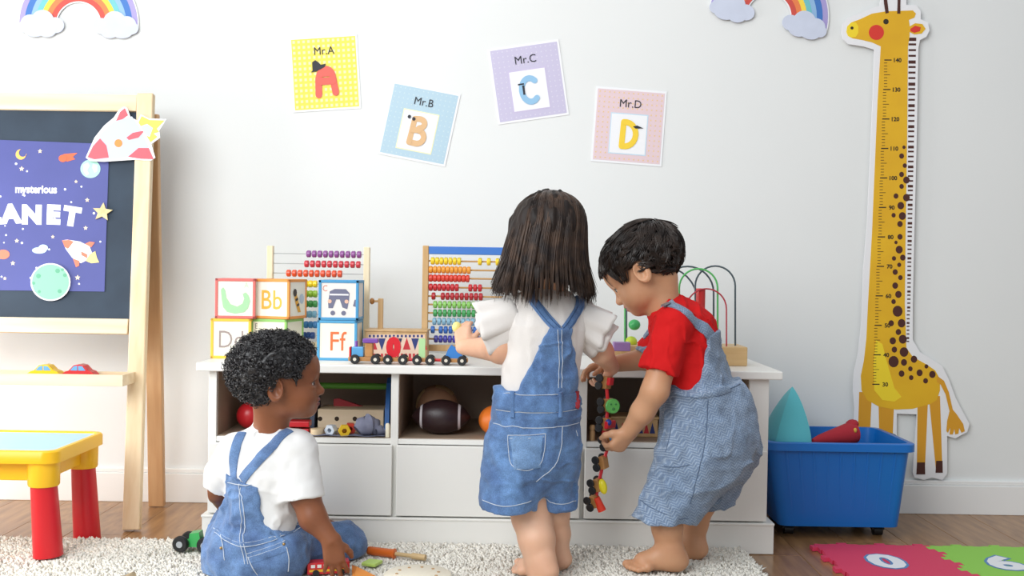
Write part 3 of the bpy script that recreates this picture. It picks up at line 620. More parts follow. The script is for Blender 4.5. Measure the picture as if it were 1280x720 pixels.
block(bpos(345, 380, Yb+.008), -15, ZT+BS+.0005, 'E59446', 'orange-edged alphabet block printed with Bb', bl_text('Bb', 'EDB23F', .5, .85, .004), bee, 0)
block(bpos(423, 380, Yb-.01), 0, ZT+BS+.0005, '4796C6', 'blue-edged alphabet block with a grey hatted figure picture', hatm, None, 2)

# ------------------------------------------------------------------ abacuses
beadm = MB().lathe([(.0022, -.0064), (.0090, -.0060), (.0113, -.0036), (.0113, .0036), (.0090, .0060), (.0022, .0064)], 12)
def bead_mesh(col): return beadm.mesh('bead', mat('bead_'+col, col, .28, coat=.3), True)
def abacus(label, Y, xl, xr, ytop, rods, wdm, rodm, bar_col, rr, bscale):
    pl, pr = P(xl, 380, Y), P(xr, 380, Y); ztop = P((xl+xr)/2, ytop, Y).z
    t = thing('abacus', label, 'abacus', ((pl.x+pr.x)/2, Y, ZT))
    for x in (pl.x, pr.x): obj('post', MB().b2((x-.0085, Y-.010, ZT), (x+.0085, Y+.010, ztop), .002), wdm, t)
    obj('base', MB().b2((pl.x-.0085, Y-.042, ZT+.0), (pl.x+.0085, Y+.042, ZT+.018), .002).b2((pr.x-.0085, Y-.042, ZT), (pr.x+.0085, Y+.042, ZT+.018), .002), wdm, t, kind='stuff')
    obj('bottom_bar', MB().b2((pl.x+.0085, Y-.009, ZT+.018), (pr.x-.0085, Y+.009, ZT+.036), .002), wdm, t)
    if bar_col: obj('top_bar', MB().b2((pl.x+.0085, Y-.009, ztop-.024), (pr.x-.0085, Y+.009, ztop-.002), .002), mat('bar_'+bar_col, bar_col, .35), t)
    for y, col, xs in rods:
        zr = P((xl+xr)/2, y, Y).z
        obj('rod', MB().cyl((pl.x+.007, Y, zr), (pr.x-.007, Y, zr), rr, 8), rodm, t)
        me = bead_mesh(col)
        for px in xs: inst('bead', me, t, (P(px, y, Y).x, Y, zr), (0, PI/2, 0), bscale)
birch = wood('birch', 'EBDDBE', 'DECBA4', 2, .45, 12); honey = wood('honey_wood', 'D6B485', 'C49C66', 2, .45, 12)
R = lambda a, b, n=10: [a+(b-a)*i/(n-1) for i in range(n)]
abacus('pale wooden abacus with steel rods standing behind the alphabet blocks', 3.06, 337.5, 458, 308,
       [(317.5, '8A4A8E', R(386, 449)), (330, 'C8323E', R(383.5, 448)), (342, 'E2502A', R(361, 425)), (355, 'F2D426', R(331+12, 394)), (367.5, '9CCB3B', R(343, 394)), (380, '3E9E50', R(343, 394)), (393, '7FB7D4', R(343, 393)), (406, '3B86C4', R(343, 394)), (419.5, '234E92', R(343, 391))],
       birch, mat('steel_rod', 'C4CACA', .3, metal=.7), None, .0013, (.9, .9, 1.04))
abacus('wooden rainbow abacus with blue top bar behind the girl', 3.03, 531.5, 668, 308,
       [(327, 'F0CF2A', R(541, 574, 7)+[600, 611, 622]), (338, 'E89A35', R(538.5, 586)), (348.5, 'D8402F', R(538.5, 584.5)), (360, 'C4262F', R(538.5, 571, 7)+[588, 594, 600]), (371, 'B3202C', [542]+R(553.5, 601, 9)), (381.5, '8CCB66', R(544, 598)), (392, '3F9E57', R(544, 598)), (402.5, '86B4CC', R(543, 597)), (413, '2E68B8', [541]+R(551, 600, 9)), (424.5, '4340A4', R(545, 597))],
       honey, wood('rod_wood', 'C79C62', 'B98C52', 0, .45), '3E77C8', .0026, (.94, .94, .92))

# ------------------------------------------------------------------ wooden box with bunting, crank post
Y = 2.93; p0 = P(456, 450, Y); p1 = P(533, 450, Y); zt = P(495, 415, Y).z
wt = thing('bunting_box', 'wooden toy box printed with bunting flags behind the number train', 'toy box', ((p0.x+p1.x)/2, Y+.04, ZT))
obj('box_body', MB().b2((p0.x, Y, ZT), (p1.x, Y+.085, zt), .002), honey, wt)
obj('box_lid', MB().b2((p0.x-.002, Y-.002, zt), (p1.x+.002, Y+.087, zt+.006), .002), honey, wt)
f = lambda x, y: P(x, y, Y-.0006); f2 = lambda x, y: P(x, y, Y-.0009)
obj('printed_paper', MB().prism([f(460, 418), f(531, 418), f(531, 449), f(460, 449)], (0, .0005, 0)), mat('bunting_paper', 'E9CDB6', .6), wt)
for k in range(7):
    x = 462+k*10.4
    obj('bunting_flag', MB().prism([f2(x, 423), f2(x+9.6, 423), f2(x+4.8, 438)] if k % 2 else [f2(x, 437), f2(x+9.6, 437), f2(x+4.8, 422)], (0, .0003, 0)), mat('flag_navy', '2B3A78', .6) if k % 4 == 1 else (mat('flag_deep', '1F2A50', .6) if k % 2 else mat('flag_red', 'C8323A', .6)), wt)
mb = MB(); mr_ = MB()
for k in range(14):
    x = 461+k*5; mb.prism([f2(x, 418.6), f2(x+2.6, 418.6), f2(x+2.6, 421.6), f2(x, 421.6)], (0, .0003, 0))
    mr_.prism([f2(x, 442), f2(x+2.8, 442), f2(x+2.8, 448), f2(x, 448)], (0, .0003, 0))
obj('printed_dots', mb, mat('flag_navy', '2B3A78', .6), wt, kind='stuff'); obj('printed_checks', mr_, mat('flag_red', 'C8323A', .6), wt, kind='stuff')
q0 = P(475.5, 413, Y+.05); q1 = P(475.5, 373, Y+.05)
obj('upright_bar', MB().b2((q0.x-.007, Y+.043, zt+.004), (q0.x+.007, Y+.057, q1.z), .0015), honey, wt)
kb = obj('peg', MB().cyl((q0.x-.007, Y+.05, q1.z-.008), (q0.x-.026, Y+.05, q1.z-.008), .003, 10), honey, wt, smooth=True)
obj('peg_knob', MB().ell((q0.x-.024, Y+.05, q1.z-.008), (.007, .009, .009), 14), mat('knob_brown', 'B07A3E', .4), kb, smooth=True)

# ------------------------------------------------------------------ number train on the cabinet
twood = mat('train_wood', 'C08A52', .45, col2='B07A44', vscale=40); blk = mat('rubber_black', '1E1E20', .5); hubm = mat('hub_white', 'D9D3C4', .5)
whl = MB().lathe([(.0001, -.004), (.0105, -.004), (.0125, -.002), (.0125, .002), (.0105, .004), (.0001, .004)], 16).mesh('wheel', blk, True)
hub = MB().lathe([(.0001, -.0045), (.0045, -.0045), (.0045, .0045), (.0001, .0045)], 12).mesh('hub', hubm, True)
def wheels(par, c, dx, gy, Mr=None, s=1.0):
    for sx in (-1, 1):
        for sy in (-1, 1):
            wo = bpy.data.objects.new('wheel', whl); COL.objects.link(wo); wo.parent = par
            off = V((sx*dx, sy*gy, .0125*s))
            if Mr: off = Mr @ off
            wo.location = V(c)+off-rootloc(par); wo.scale = (s, s, s)
            wo.rotation_euler = ((Mr.to_3x3() @ Matrix.Rotation(PI/2, 3, 'X')).to_euler() if Mr else (PI/2, 0, 0))
            ho = bpy.data.objects.new('hub', hub); COL.objects.link(ho); ho.parent = wo
Yt = 2.80; TR = thing('number_train', 'wooden train with number wagons on the cabinet edge by the girl', 'toy train', (P(510, 450, Yt).x, Yt, ZT))
def wagon(px0, px1, nm='wagon'):
    x0, x1 = P(px0, 447, Yt).x, P(px1, 447, Yt).x
    o = obj(nm, MB().b2((x0-.002, Yt-.013, ZT+.007), (x1+.002, Yt+.013, ZT+.018), .002), twood, TR)
    # wheels are sub-parts of the wagon
    for sx in (-1, 1):
        for sy in (-1, 1):
            wo = bpy.data.objects.new('wheel', WHT); COL.objects.link(wo); wo.parent = o
            wo.location = V(((x0+x1)/2+sx*(x1-x0)*.31, Yt+sy*.0175, ZT+.0125))-rootloc(o); wo.rotation_euler = (PI/2, 0, 0)
    return o, (x0+x1)/2
wj = MB().lathe([(.0001, -.004), (.0105, -.004), (.0125, -.002), (.0125, .002), (.0105, .004), (.0001, .004)], 16); wj.mi = 1
wj.lathe([(.0001, -.0046), (.0045, -.0046), (.0045, .0046), (.0001, .0046)], 12); WHT = wj.mesh('wheel', [blk, hubm], True)
zp = lambda y: P(500, y, Yt).z
o, cx = wagon(437, 478, 'engine')
e0, e1 = P(440, 440, Yt).x, P(455, 440, Yt).x
obj('boiler', MB().b2((e0, Yt-.011, ZT+.018), (e1, Yt+.011, zp(434)), .003), mat('train_blue', '5FA5D8', .3), o)
obj('front_plate', MB().b2((e0-.006, Yt-.012, ZT+.016), (e0-.001, Yt+.012, zp(434)), .002), mat('train_red', 'D4262E', .3), o)
obj('chimney', MB().cyl((e0+.011, Yt, zp(434.5)), (e0+.011, Yt, zp(427)), .004, 12), mat('train_purple', '7B4CA6', .35), o, smooth=True)
obj('cab', MB().b2((P(457, 440, Yt).x, Yt-.012, ZT+.018), (P(466.5, 440, Yt).x, Yt+.012, zp(429)), .002), twood, o)
obj('roof', MB().b2((P(454, 440, Yt).x, Yt-.015, zp(429)), (P(473, 440, Yt).x, Yt+.015, zp(423.5)), .002), mat('train_purple', '7B4CA6', .35), o)
def digit(par, ch, px, y0, y1, col, bold=.05, th=.014):
    x = P(px, 440, Yt).x; h = zp(y1)-zp(y0)
    vs, fs = text2d(ch, bold); mb = MB()
    for q in (0, 1): mb.add([(x+a*h, Yt-th/2+q*th, zp(y0)+b*h) for a, b in vs], fs)
    # side walls from boundary edges
    from collections import Counter
    ec = Counter(tuple(sorted((fc[i], fc[(i+1) % len(fc)]))) for fc in fs for i in range(len(fc))); n = len(vs)
    mb.f += [(a, b, b+n, a+n) for (a, b), c in ec.items() if c == 1]; mb.m += [0]*(len(mb.f)-len(mb.m))
    return obj('number', mb, mat('num_'+col, col, .3), par)
o, cx = wagon(480, 510); digit(o, '0', 492, 444, 422.5, 'D8202E', .09)
o, cx = wagon(517, 543); digit(o, '1', 527.5, 445, 424, 'B5DFA2', .09)
o, cx = wagon(552, 584); a0, a1 = P(556, 440, Yt).x, P(580, 440, Yt).x
obj('blue_block', MB().prism([(a0, Yt-.011, ZT+.018), (a1, Yt-.011, ZT+.018), (a1-.012, Yt-.011, zp(436)), (a0+.016, Yt-.011, zp(430)), (a0+.008, Yt-.011, zp(436))], (0, .022, 0)), mat('train_blue2', '3F84D0', .3), o)
for p in (479.5, 513.5, 548): obj('coupling', MB().cyl((P(p-4.5, 447, Yt).x, Yt, ZT+.012), (P(p+4.5, 447, Yt).x, Yt, ZT+.012), .004, 10), mat('train_red', 'D4262E', .3), TR, smooth=True)

# ------------------------------------------------------------------ bead maze
Ym = 2.95; mzw = honey; x0, x1 = P(770, 440, Ym).x, P(929, 445, Ym+.0).x; zb = P(920, 433.5, Ym-.05).z
mz = thing('bead_maze', 'bead maze with looping coloured wires on the cabinet behind the red-shirted boy', 'bead maze', ((x0+x1)/2, Ym, ZT))
obj('base', MB().b2((x0, Ym-.055, ZT), (x1, Ym+.075, zb), .003), wood('maze_wood', 'E0C08E', 'D0AC76', 0, .45), mz)
def wire(pts, Yw, col, r=.0026, dy=0.0):
    pp = [P(x, y, Yw+dy*i/(len(pts)-1)) for i, (x, y) in enumerate(pts)]
    for q in (0, -1): pp[q].z = zb-.003
    obj('wire', MB().tube(pp, r, 8), mat('wire_'+col, col, .3), mz, smooth=True)
def hoop(xa, xb, ytop, yb=437, n=16):
    cx = (xa+xb)/2; r = (xb-xa)/2; ry = r*1.0
    return [(xa, yb)]+[(cx-r*math.cos(PI*i/n), ytop+ry-ry*math.sin(PI*i/n)) for i in range(n+1)]+[(xb, yb)]
wire(hoop(869, 919, 332.5), Ym, '4C5B62'); wire(hoop(827, 892, 333), Ym+.02, '4C5B62', dy=.03); wire(hoop(849, 897, 336), Ym-.01, '58B765', dy=-.02)
wire(hoop(858, 908, 361), Ym-.035, 'B83A48', .0022); wire(hoop(783, 872, 333), Ym+.045, '4C5B62', dy=-.02); wire(hoop(781, 838, 352), Ym-.02, '58B765')
rc = P(876, 360.5, Ym-.02); obj('post', MB().cyl((rc.x, rc.y, zb), rc, .0125, 18), mat('maze_red', 'D0312F', .35), mz, smooth=True)
for px, py, r, c in ((789, 427, .0165, 'C6DC3E'), (793, 406, .0165, '45B264'), (893, 427, .011, 'E09A3A'), (887, 412, .010, 'C9803A')):
    obj('bead', MB().ell(P(px, py, Ym-.02), (r, r, r*.9), 16), mat('mbead_'+c, c, .3), mz, smooth=True)
bA = P(766, 439, 2.87); bB = P(787, 428, 2.87)
pb_ = thing('purple_block', 'purple toy block on a wooden block beside the red-shirted boy', 'toy block', ((bA.x+bB.x)/2, 2.86, ZT))
obj('block_top', MB().b2((bA.x, 2.845, P(776, 439, 2.845).z), (bB.x, 2.885, P(776, 428, 2.845).z), .002), mat('block_purple', '9B79B4', .4), pb_)
obj('block_base', MB().b2((bA.x-.004, 2.845, ZT), (bB.x+.004, 2.888, P(776, 439, 2.845).z), .002), honey, pb_)

# ------------------------------------------------------------------ bay contents: left
ZS = zsh1+.0017
tbn = thing('tool_bench', 'wooden toy tool bench with holes in the left cabinet bay', 'toy tool bench', (P(450, 540, 2.95).x, 2.95, ZS))
Yb2 = 2.93; xa, xb = P(397, 530, Yb2).x, P(479.5, 530, Yb2).x; za, zb_ = ZS, P(440, 512, Yb2).z
obj('bench_board', MB().b2((xa, Yb2, ZS), (xb, Yb2+.018, zb_), .002).b2((xa, Yb2+.018, zb_-.016), (xb, Yb2+.10, zb_), .002), wood('bench_wood', 'EDD9BC', 'DFC7A2', 0, .5), tbn)
for px in (400, 421, 443.5, 466):
    c = P(px, 523.5, Yb2-.0005); obj('peg_hole', MB().cyl(c, c+V((0, .0004, 0)), .0062, 14), mat('hole_shade', '3A2A1C', .8), tbn)  # dark disc on the solid board, its colour stands for shade in the hole
c1 = P(487, 475, Yb2); 
side = [V((P(483, 520, Yb2).x, 0, 0)), ]
for sx, px, nm in ((1, 484, 'side_panel'), (-1, 391, 'side_panel')):
    xs = P(px, 510, Yb2).x
    pr = [(Yb2-.01, ZS), (Yb2+.10, ZS), (Yb2+.07, P(480, 476, Yb2+.05).z), (Yb2+.05, P(480, 472, Yb2+.05).z), (Yb2+.03, P(480, 478, Yb2+.05).z), (Yb2, P(480, 512, Yb2).z)]
    obj(nm, MB().prism([(xs-.006, y, z) for y, z in pr], (.012, 0, 0)), mat('bench_blue', '2A6FC0', .35) if sx > 0 else mat('bench_navy', '22324E', .4), tbn)
g0 = P(440, 482.5, Yb2+.05)
obj('green_crossbar', MB().cyl((P(391, 482, Yb2+.05).x, g0.y, g0.z), (P(484, 482, Yb2+.05).x, g0.y, g0.z), .0085, 14), mat('bench_green', '5DA63C', .35), tbn, smooth=True)
sq = tag(obj('toy_square', MB().prism([P(417, 510.5, 3.0), P(460, 510.5, 3.0), P(456, 509, 3.0), P(423, 498, 3.0), P(417, 499, 3.0)], (0, .012, 0)), mat('square_red', 'B42A34', .4)), 'red triangular toy set square on the toy tool bench', 'toy tool')
def nut(px, py, Yn, r, col, label, tilt=0.0):
    c = P(px, py, Yn); c.z = max(c.z, ZS+r*.9)
    M_ = Matrix.Translation((c.x, Yn, ZS+r*.87)) @ Matrix.Rotation(math.radians(tilt), 4, 'Z') @ Matrix.Rotation(PI/2, 4, 'X')
    mb = MB().lathe([(r*.42, -.009), (r, -.009), (r, .009), (r*.42, .009), (r*.42, -.009)], 6 if col != 'E3C9A0' else 18, M_)
    return tag(obj('toy_nut', mb, mat('nut_'+col, col, .35)), label, 'toy nut', 'toy nuts in the left bay')
nut(430.5, 541, 2.80, .0165, 'F0C526', 'yellow wooden toy nut in front of the toy tool bench', 10)
nut(438, 534, 2.835, .0165, 'D8432F', 'orange red toy nut just behind the yellow nut', 5)
nut(414, 541, 2.81, .0155, 'C9D3DE', 'pale grey blue toy nut left of the yellow nut', -25)
tag(obj('toy_disc', MB().lathe([(.0001, 0), (.0175, 0), (.0175, .016), (.0001, .016)], 20, Matrix.Translation((P(396, 545, 2.81).x, 2.815, ZS))), mat('disc_wood', 'E8CFA8', .5), smooth=True), 'pale round wooden disc left of the toy nuts', 'toy piece')
rb_ = P(378, 537, 2.84)
rdt = thing('toy_clamp', 'red plastic toy vice on the shelf behind the seated boy', 'toy', (rb_.x, 2.84, ZS))
obj('jaw', MB().b2((rb_.x-.035, 2.82, P(378, 534, 2.82).z), (rb_.x+.021, 2.86, P(378, 527, 2.82).z), .002), mat('clamp_red', 'C9252E', .35), rdt)
obj('jaw', MB().b2((rb_.x-.035, 2.82, ZS), (rb_.x+.020, 2.86, P(378, 536.5, 2.82).z), .002), mat('clamp_red', 'C9252E', .35), rdt)
obj('screw', MB().cyl((rb_.x-.01, 2.84, ZS+.012), (rb_.x-.01, 2.84, P(378, 528, 2.82).z), .006, 10), mat('clamp_dark', '6E1A22', .4), rdt, smooth=True)
ar = P(308, 521, 2.86)
rbl = thing('red_ball', 'red ball half hidden behind the seated boy in the left bay', 'ball', (ar.x, 2.9, ZS))
mb = MB().ell((ar.x, 2.9, ZS+.036), .036, 22); obj('ball_skin', mb, mat('ball_red', 'C8232B', .35), rbl, smooth=True)
obj('ball_valve', MB().cyl((ar.x, 2.9, ZS+.0715), (ar.x, 2.9, ZS+.0725), .003, 10), mat('ball_valve', '7A1218', .5), rbl)
# grey cloth
# rolled grey tool belt: a mat with a crumpled roll
clm = mat('cloth_grey', '7F8296', .9, col2='6F7288', vscale=60, bump=.2, bscale=300)
rl = thing('tool_roll', 'grey cloth tool roll bunched at the right of the left bay', 'cloth', (P(455, 548, 2.81).x, 2.81, ZS))
b = bmesh.new(); bmesh.ops.create_grid(b, x_segments=24, y_segments=8, size=1)
for v in b.verts:
    x = P(388+(v.co.x+1)/2*93, 550, 2.80).x; v.co = V((x, 2.80+v.co.y*.018, ZS+.003+.0012*math.sin(v.co.x*9)))
mb = MB().bm(b)
obj('cloth_sheet', mb, clm, rl, smooth=True)
mb = MB(); prof = []
for i in range(15):
    f = i/14; px = 446+33*f; r = .013+.013*math.sin(PI*min(1, f*1.25)**1.0)*(1 if f < .8 else .9); r *= 1+.1*math.sin(i*2.3)
    c = P(px, 545, 2.805); prof.append((V((c.x, 2.808+.004*math.sin(i), ZS+r+.002)), r))
mb.tube([p for p, r in prof], [r for p, r in prof], 14)
obj('cloth_roll', mb, clm, rl, smooth=True)
obj('roll_opening', MB().ell(prof[-2][0]+V((-.012, -.024, .0)), (.004, .003, .008), 10), mat('opening_shade', '2E3040', .9), rl, smooth=True)  # dark lump on the roll, its colour stands for shade inside the opening
vp = P(484.5, 534, 2.79)
tag(obj('toy_peg', MB().lathe([(.005, 0), (.006, .002), (.006, .032), (.004, .036), (.0001, .037)], 14, Matrix.Translation((vp.x, 2.792, ZS))), mat('peg_cream', 'E8DFC8', .5), smooth=True), 'cream wooden peg by the right wall of the left bay', 'toy piece')

# ---- middle bay
fb = thing('football', 'dark brown mini american football in the middle bay', 'ball', (P(551, 545, 2.86).x, 2.86, ZS))
c = P(551.5, 525, 2.86); hl = (P(588.5, 525, 2.86).x-P(514.5, 525, 2.86).x)/2; hr = .046
c = V((c.x, 2.86, ZS+hr))
M_ = Matrix.Translation(c) @ Matrix.Rotation(PI/2, 4, 'Y')
prof = [(max(1e-5, hr*(1-abs(t)**2.1)**.80), t*hl) for t in [(-1+2*i/24) for i in range(25)]]
obj('leather', MB().lathe(prof, 26, M_), mat('football_leather', '2E1B1E', .38, bump=.25, bscale=400), fb, smooth=True)
rad = lambda t: hr*(1-abs(t)**2.1)**.80
for t in (-.66, .62):
    obj('white_band', MB().lathe([(rad(t-.04)+.0002, (t-.04)*hl), (rad(t-.04)+.0012, (t-.04)*hl), (rad(t+.04)+.0012, (t+.04)*hl), (rad(t+.04)+.0002, (t+.04)*hl)], 26, M_), mat('ball_white', 'CFC8CC', .5), fb, smooth=True)
vb = thing('volleyball', 'tan and brown ball behind the football in the middle bay', 'ball', (P(546, 520, 2.99).x, 2.99, ZS)); R_ = .058
vc = V((P(546, 520, 2.99).x, 2.99, ZS+R_))
obj('leather_shell', MB().ell(vc, R_, 28), mat('ball_brown', 'B08466', .5), vb, smooth=True)
mb = MB(); 
for k in range(3):
    Mz = Matrix.Translation(vc) @ Matrix.Rotation(math.radians(25), 4, 'Y') @ Matrix.Rotation(math.radians(90*k), 4, 'XYZ'[k])
    for s in (-1, 1):
        g = []; n = 7
        for i in range(n+1):
            for j in range(n+1):
                a, bb_ = (-.62+1.24*i/n), (-.62+1.24*j/n)
                g.append(Mz @ (V((math.tan(a*.8), math.tan(bb_*.8), s)).normalized()*(R_+.0008)))
        mb.add(g, [(i*(n+1)+j, (i+1)*(n+1)+j, (i+1)*(n+1)+j+1, i*(n+1)+j+1) for i in range(n) for j in range(n)])
obj('tan_patches', mb, mat('ball_tan', 'D8BC8E', .55), vb, smooth=True, kind='stuff')
ob = thing('orange_ball', 'orange toy pumpkin ball beside the girl in the middle bay', 'ball', (P(617, 540, 2.85).x, 2.85, ZS))
oc = V((P(619, 528, 2.85).x, 2.85, ZS+.040))
b = bmesh.new(); bmesh.ops.create_uvsphere(b, u_segments=40, v_segments=18, radius=1)
for v in b.verts:
    a = math.atan2(v.co.y, v.co.x); q = 1-.05*abs(math.sin(a*5)); v.co = oc+V((v.co.x*.044*q, v.co.y*.044*q, v.co.z*.040))
obj('ball_skin', MB().bm(b), mat('ball_orange', 'EA7A2A', .4), ob, smooth=True)
obj('stem', MB().tube([oc+V((0, 0, .037)), oc+V((-.003, 0, .047)), oc+V((-.009, 0, .056))], [.008, .006, .005], 10), mat('stem_dark', '2A2A28', .6), ob, smooth=True)

# ---- right bay: small bunting crate and wooden pieces
Yc = 2.86; xa, xb = P(764, 560, Yc).x, P(822, 560, Yc).x; zt = P(790, 524, Yc).z
ck = thing('toy_crate', 'small wooden toy crate with red and blue pattern in the right bay', 'toy box', ((xa+xb)/2, Yc+.04, ZS))
obj('box_body', MB().b2((xa, Yc, ZS), (xb, Yc+.09, zt), .002), honey, ck)
obj('box_lid', MB().b2((xa-.003, Yc-.003, zt), (xb+.003, Yc+.093, zt+.007), .002), honey, ck)
for k in range(7):
    x0 = xa+.006+k*(xb-xa-.012)/7; wv = (xb-xa-.012)/7
    obj('painted_triangle', MB().prism([(x0, Yc-.0008, ZS+.01), (x0+wv*.9, Yc-.0008, ZS+.01), (x0+wv*.45, Yc-.0008, zt-.008)], (0, .0006, 0)), mat('flag_red', 'C8323A', .6) if k % 2 else mat('flag_navy', '2B3A78', .6), ck)
tag(obj('toy_block_red', MB().b2((P(752, 545, 2.81).x, 2.80, ZS), (P(771, 545, 2.81).x, 2.83, ZS+.026), .002), mat('train_red', 'D4262E', .3)), 'small red toy block at the front of the right bay', 'toy block').name = 'toy_block'
pg = P(739, 548, 2.79)
tag(obj('toy_peg', MB().lathe([(.007, 0), (.007, .022), (.0055, .026), (.008, .032), (.0055, .040), (.0001, .041)], 14, Matrix.Translation((pg.x+.003, 2.795, ZS))), mat('peg_wood', 'C9A06E', .5), smooth=True), 'brown wooden peg by the left wall of the right bay', 'toy piece')

# ------------------------------------------------------------------ floor toys
def on_rug(px, py, dz=.0): return FL(px, py, RZ+dz)
# green toy car behind the seated boy
gc = on_rug(246, 688); gt_ = thing('toy_tractor', 'green toy car with black wheels on the rug left of the seated boy', 'toy car', gc)
Mg = Matrix.Translation(gc) @ Matrix.Rotation(math.radians(-8), 4, 'Z')
grm = mat('car_green', '3FAE5C', .3)
pr = [(-.030, .012), (-.030, .022), (-.014, .026), (-.012, .044), (.012, .048), (.016, .026), (.030, .022), (.030, .012)]
obj('car_body', MB().prism([Mg @ V((x, -.016, z)) for x, z in pr], (0, .032, 0)), grm, gt_)
for sx in (-1, 1):
    for sy in (-1, 1):
        wv = obj('wheel', MB().lathe([(.0001, -.007), (.017, -.007), (.020, -.003), (.020, .003), (.017, .007), (.0001, .007)], 20, Mg @ Matrix.Translation((sx*.031, sy*.024, .020)) @ Matrix.Rotation(PI/2, 4, 'X')), blk, gt_, smooth=True)
        obj('hub', MB().cyl(Mg @ V((sx*.031, sy*.0305, .020)), Mg @ V((sx*.031, sy*.0318, .020)), .008, 14), mat('hub_grey', 'A9ADB0', .4), wv, smooth=True)
# wooden peg at the front edge
pk = on_rug(166, 721, .008)
tag(obj('toy_bolt', MB().tube([pk+V((-.014, -.02, 0)), pk+V((.002, .004, .004))], [.007, .007], 14).ell(pk+V((-.015, -.021, 0)), (.009, .009, .009), 12), mat('peg_dark', '4A3A2C', .5, col2='E0C8A0', vscale=30), smooth=True), 'short wooden toy bolt on the rug at the bottom edge', 'toy piece')
# blue wedge behind the boy
pw_ = [on_rug(264, 719), on_rug(292, 722), on_rug(291, 706), on_rug(283, 704)]
tag(obj('toy_wedge', MB().prism([pw_[0]+V((0, 0, .002)), pw_[1]+V((0, 0, .002)), pw_[1]+V((0.002, .01, .03)), pw_[1]+V((-.012, .01, .022))], (0, .022, 0)), mat('wedge_blue', '2E6C9E', .4)), 'blue toy wedge on the rug against the seated boy', 'toy block')
# screwdriver with orange handle
s0, s1 = on_rug(460, 688, .010), on_rug(532, 697, .008)
sd = thing('toy_screwdriver', 'toy screwdriver with orange handle lying on the rug', 'toy tool', s0)
ax = (s1-s0); L = ax.length; q = ax.normalized()
obj('handle', MB().tube([s0, s0+q*.002, s0+q*L*.44, s0+q*L*.455, s0+q*L*.47, s0+q*L*.48], [.0085, .0102, .0105, .0125, .0125, .009], 18), mat('handle_orange', 'DB6A22', .35), sd, smooth=True)
obj('blade', MB().tube([s0+q*L*.48, s0+q*L*.75, s0+q*L*.78, s0+q*L], [.0048, .0050, .0078, .0072], 14), mat('blade_wood', 'C2A578', .5), sd, smooth=True)
# round tambourine-like disc cut by the frame
dc = on_rug(522, 728); dr = .075
dk = thing('round_drum', 'cream round wooden toy disc dotted with pegs at the bottom edge', 'toy', dc)
obj('drum_shell', MB().lathe([(.0001, .001), (dr-.003, .001), (dr, .004), (dr, .018), (dr-.004, .021), (.0001, .021)], 40, Matrix.Translation(dc)), mat('drum_cream', 'EDE4D0', .5), dk, smooth=True)
for i in range(10):
    a = i*2*PI/10+.2; obj('peg_dot', MB().cyl(dc+V((math.cos(a)*dr*.62, math.sin(a)*dr*.62, .0205)), dc+V((math.cos(a)*dr*.62, math.sin(a)*dr*.62, .0225)), .0035, 10), mat('dot_brown', 'B9956A', .5), dk, smooth=True)
# toy under the seated boy's hand
h0 = on_rug(384, 722, .004); 
bx = thing('toy_bus', 'red toy bus with white and yellow stripes under the seated boy hand', 'toy', on_rug(407, 722))
a, b2_ = FL(384, 722, RZ+.012), FL(422, 708, RZ+.012)
Yh = 2.445; xa, xb = P(384, 715, Yh).x, P(436, 715, Yh).x
Mb = Matrix.Translation(((xa+xb)/2, Yh, RZ)) @ Matrix.Rotation(math.radians(14), 4, 'Z')
Lb = xb-xa
mk = lambda lo, hi, bev=.0015: MB().b2(lo, hi, bev)
def tr(mb): mb.v = [tuple(Mb @ V(v)) for v in mb.v]; return mb
obj('bus_body', tr(mk((-Lb/2, -.016, .004), (Lb/2, .016, .030))), mat('car_red2', 'CF2730', .3), bx)
obj('stripe', tr(mk((-Lb/2+.004, -.0168, .010), (Lb/2-.004, -.0158, .015), 0)), mat('stripe_yellow', 'F0B92E', .4), bx)
for k in range(6): obj('window', tr(mk((-Lb/2+.008+k*.014, -.0168, .019), (-Lb/2+.017+k*.014, -.0158, .026), 0)), mat('stripe_white', 'EDE9E4', .4), bx)
for k in (-1, 1): obj('wheel', tr(MB().cyl((k*Lb*.3, -.019, .0075), (k*Lb*.3, -.0145, .0075), .0075, 14)), blk, bx, smooth=True)
og = FL(452, 716, RZ+.008)
tag(obj('toy_ramp', MB().prism([FL(440, 706, RZ+.016), FL(446, 708, RZ+.022), FL(474, 722, RZ+.012), FL(470, 735, RZ+.006), FL(440, 735, RZ+.006)], (0, 0, -.006)), mat('ramp_orange', 'DE8A34', .4)), 'flat orange wooden toy piece by the seated boy fingers', 'toy piece')
lg_ = FL(463, 708, RZ+.006)
tag(obj('toy_ruler', MB().box(lg_+V((0, .03, .0)), (.036, .04, .008), .002, Matrix.Rotation(math.radians(-20), 3, 'Z')), mat('ruler_lime', 'B8D66A', .4)), 'lime green toy piece beyond the orange piece on the rug', 'toy piece')
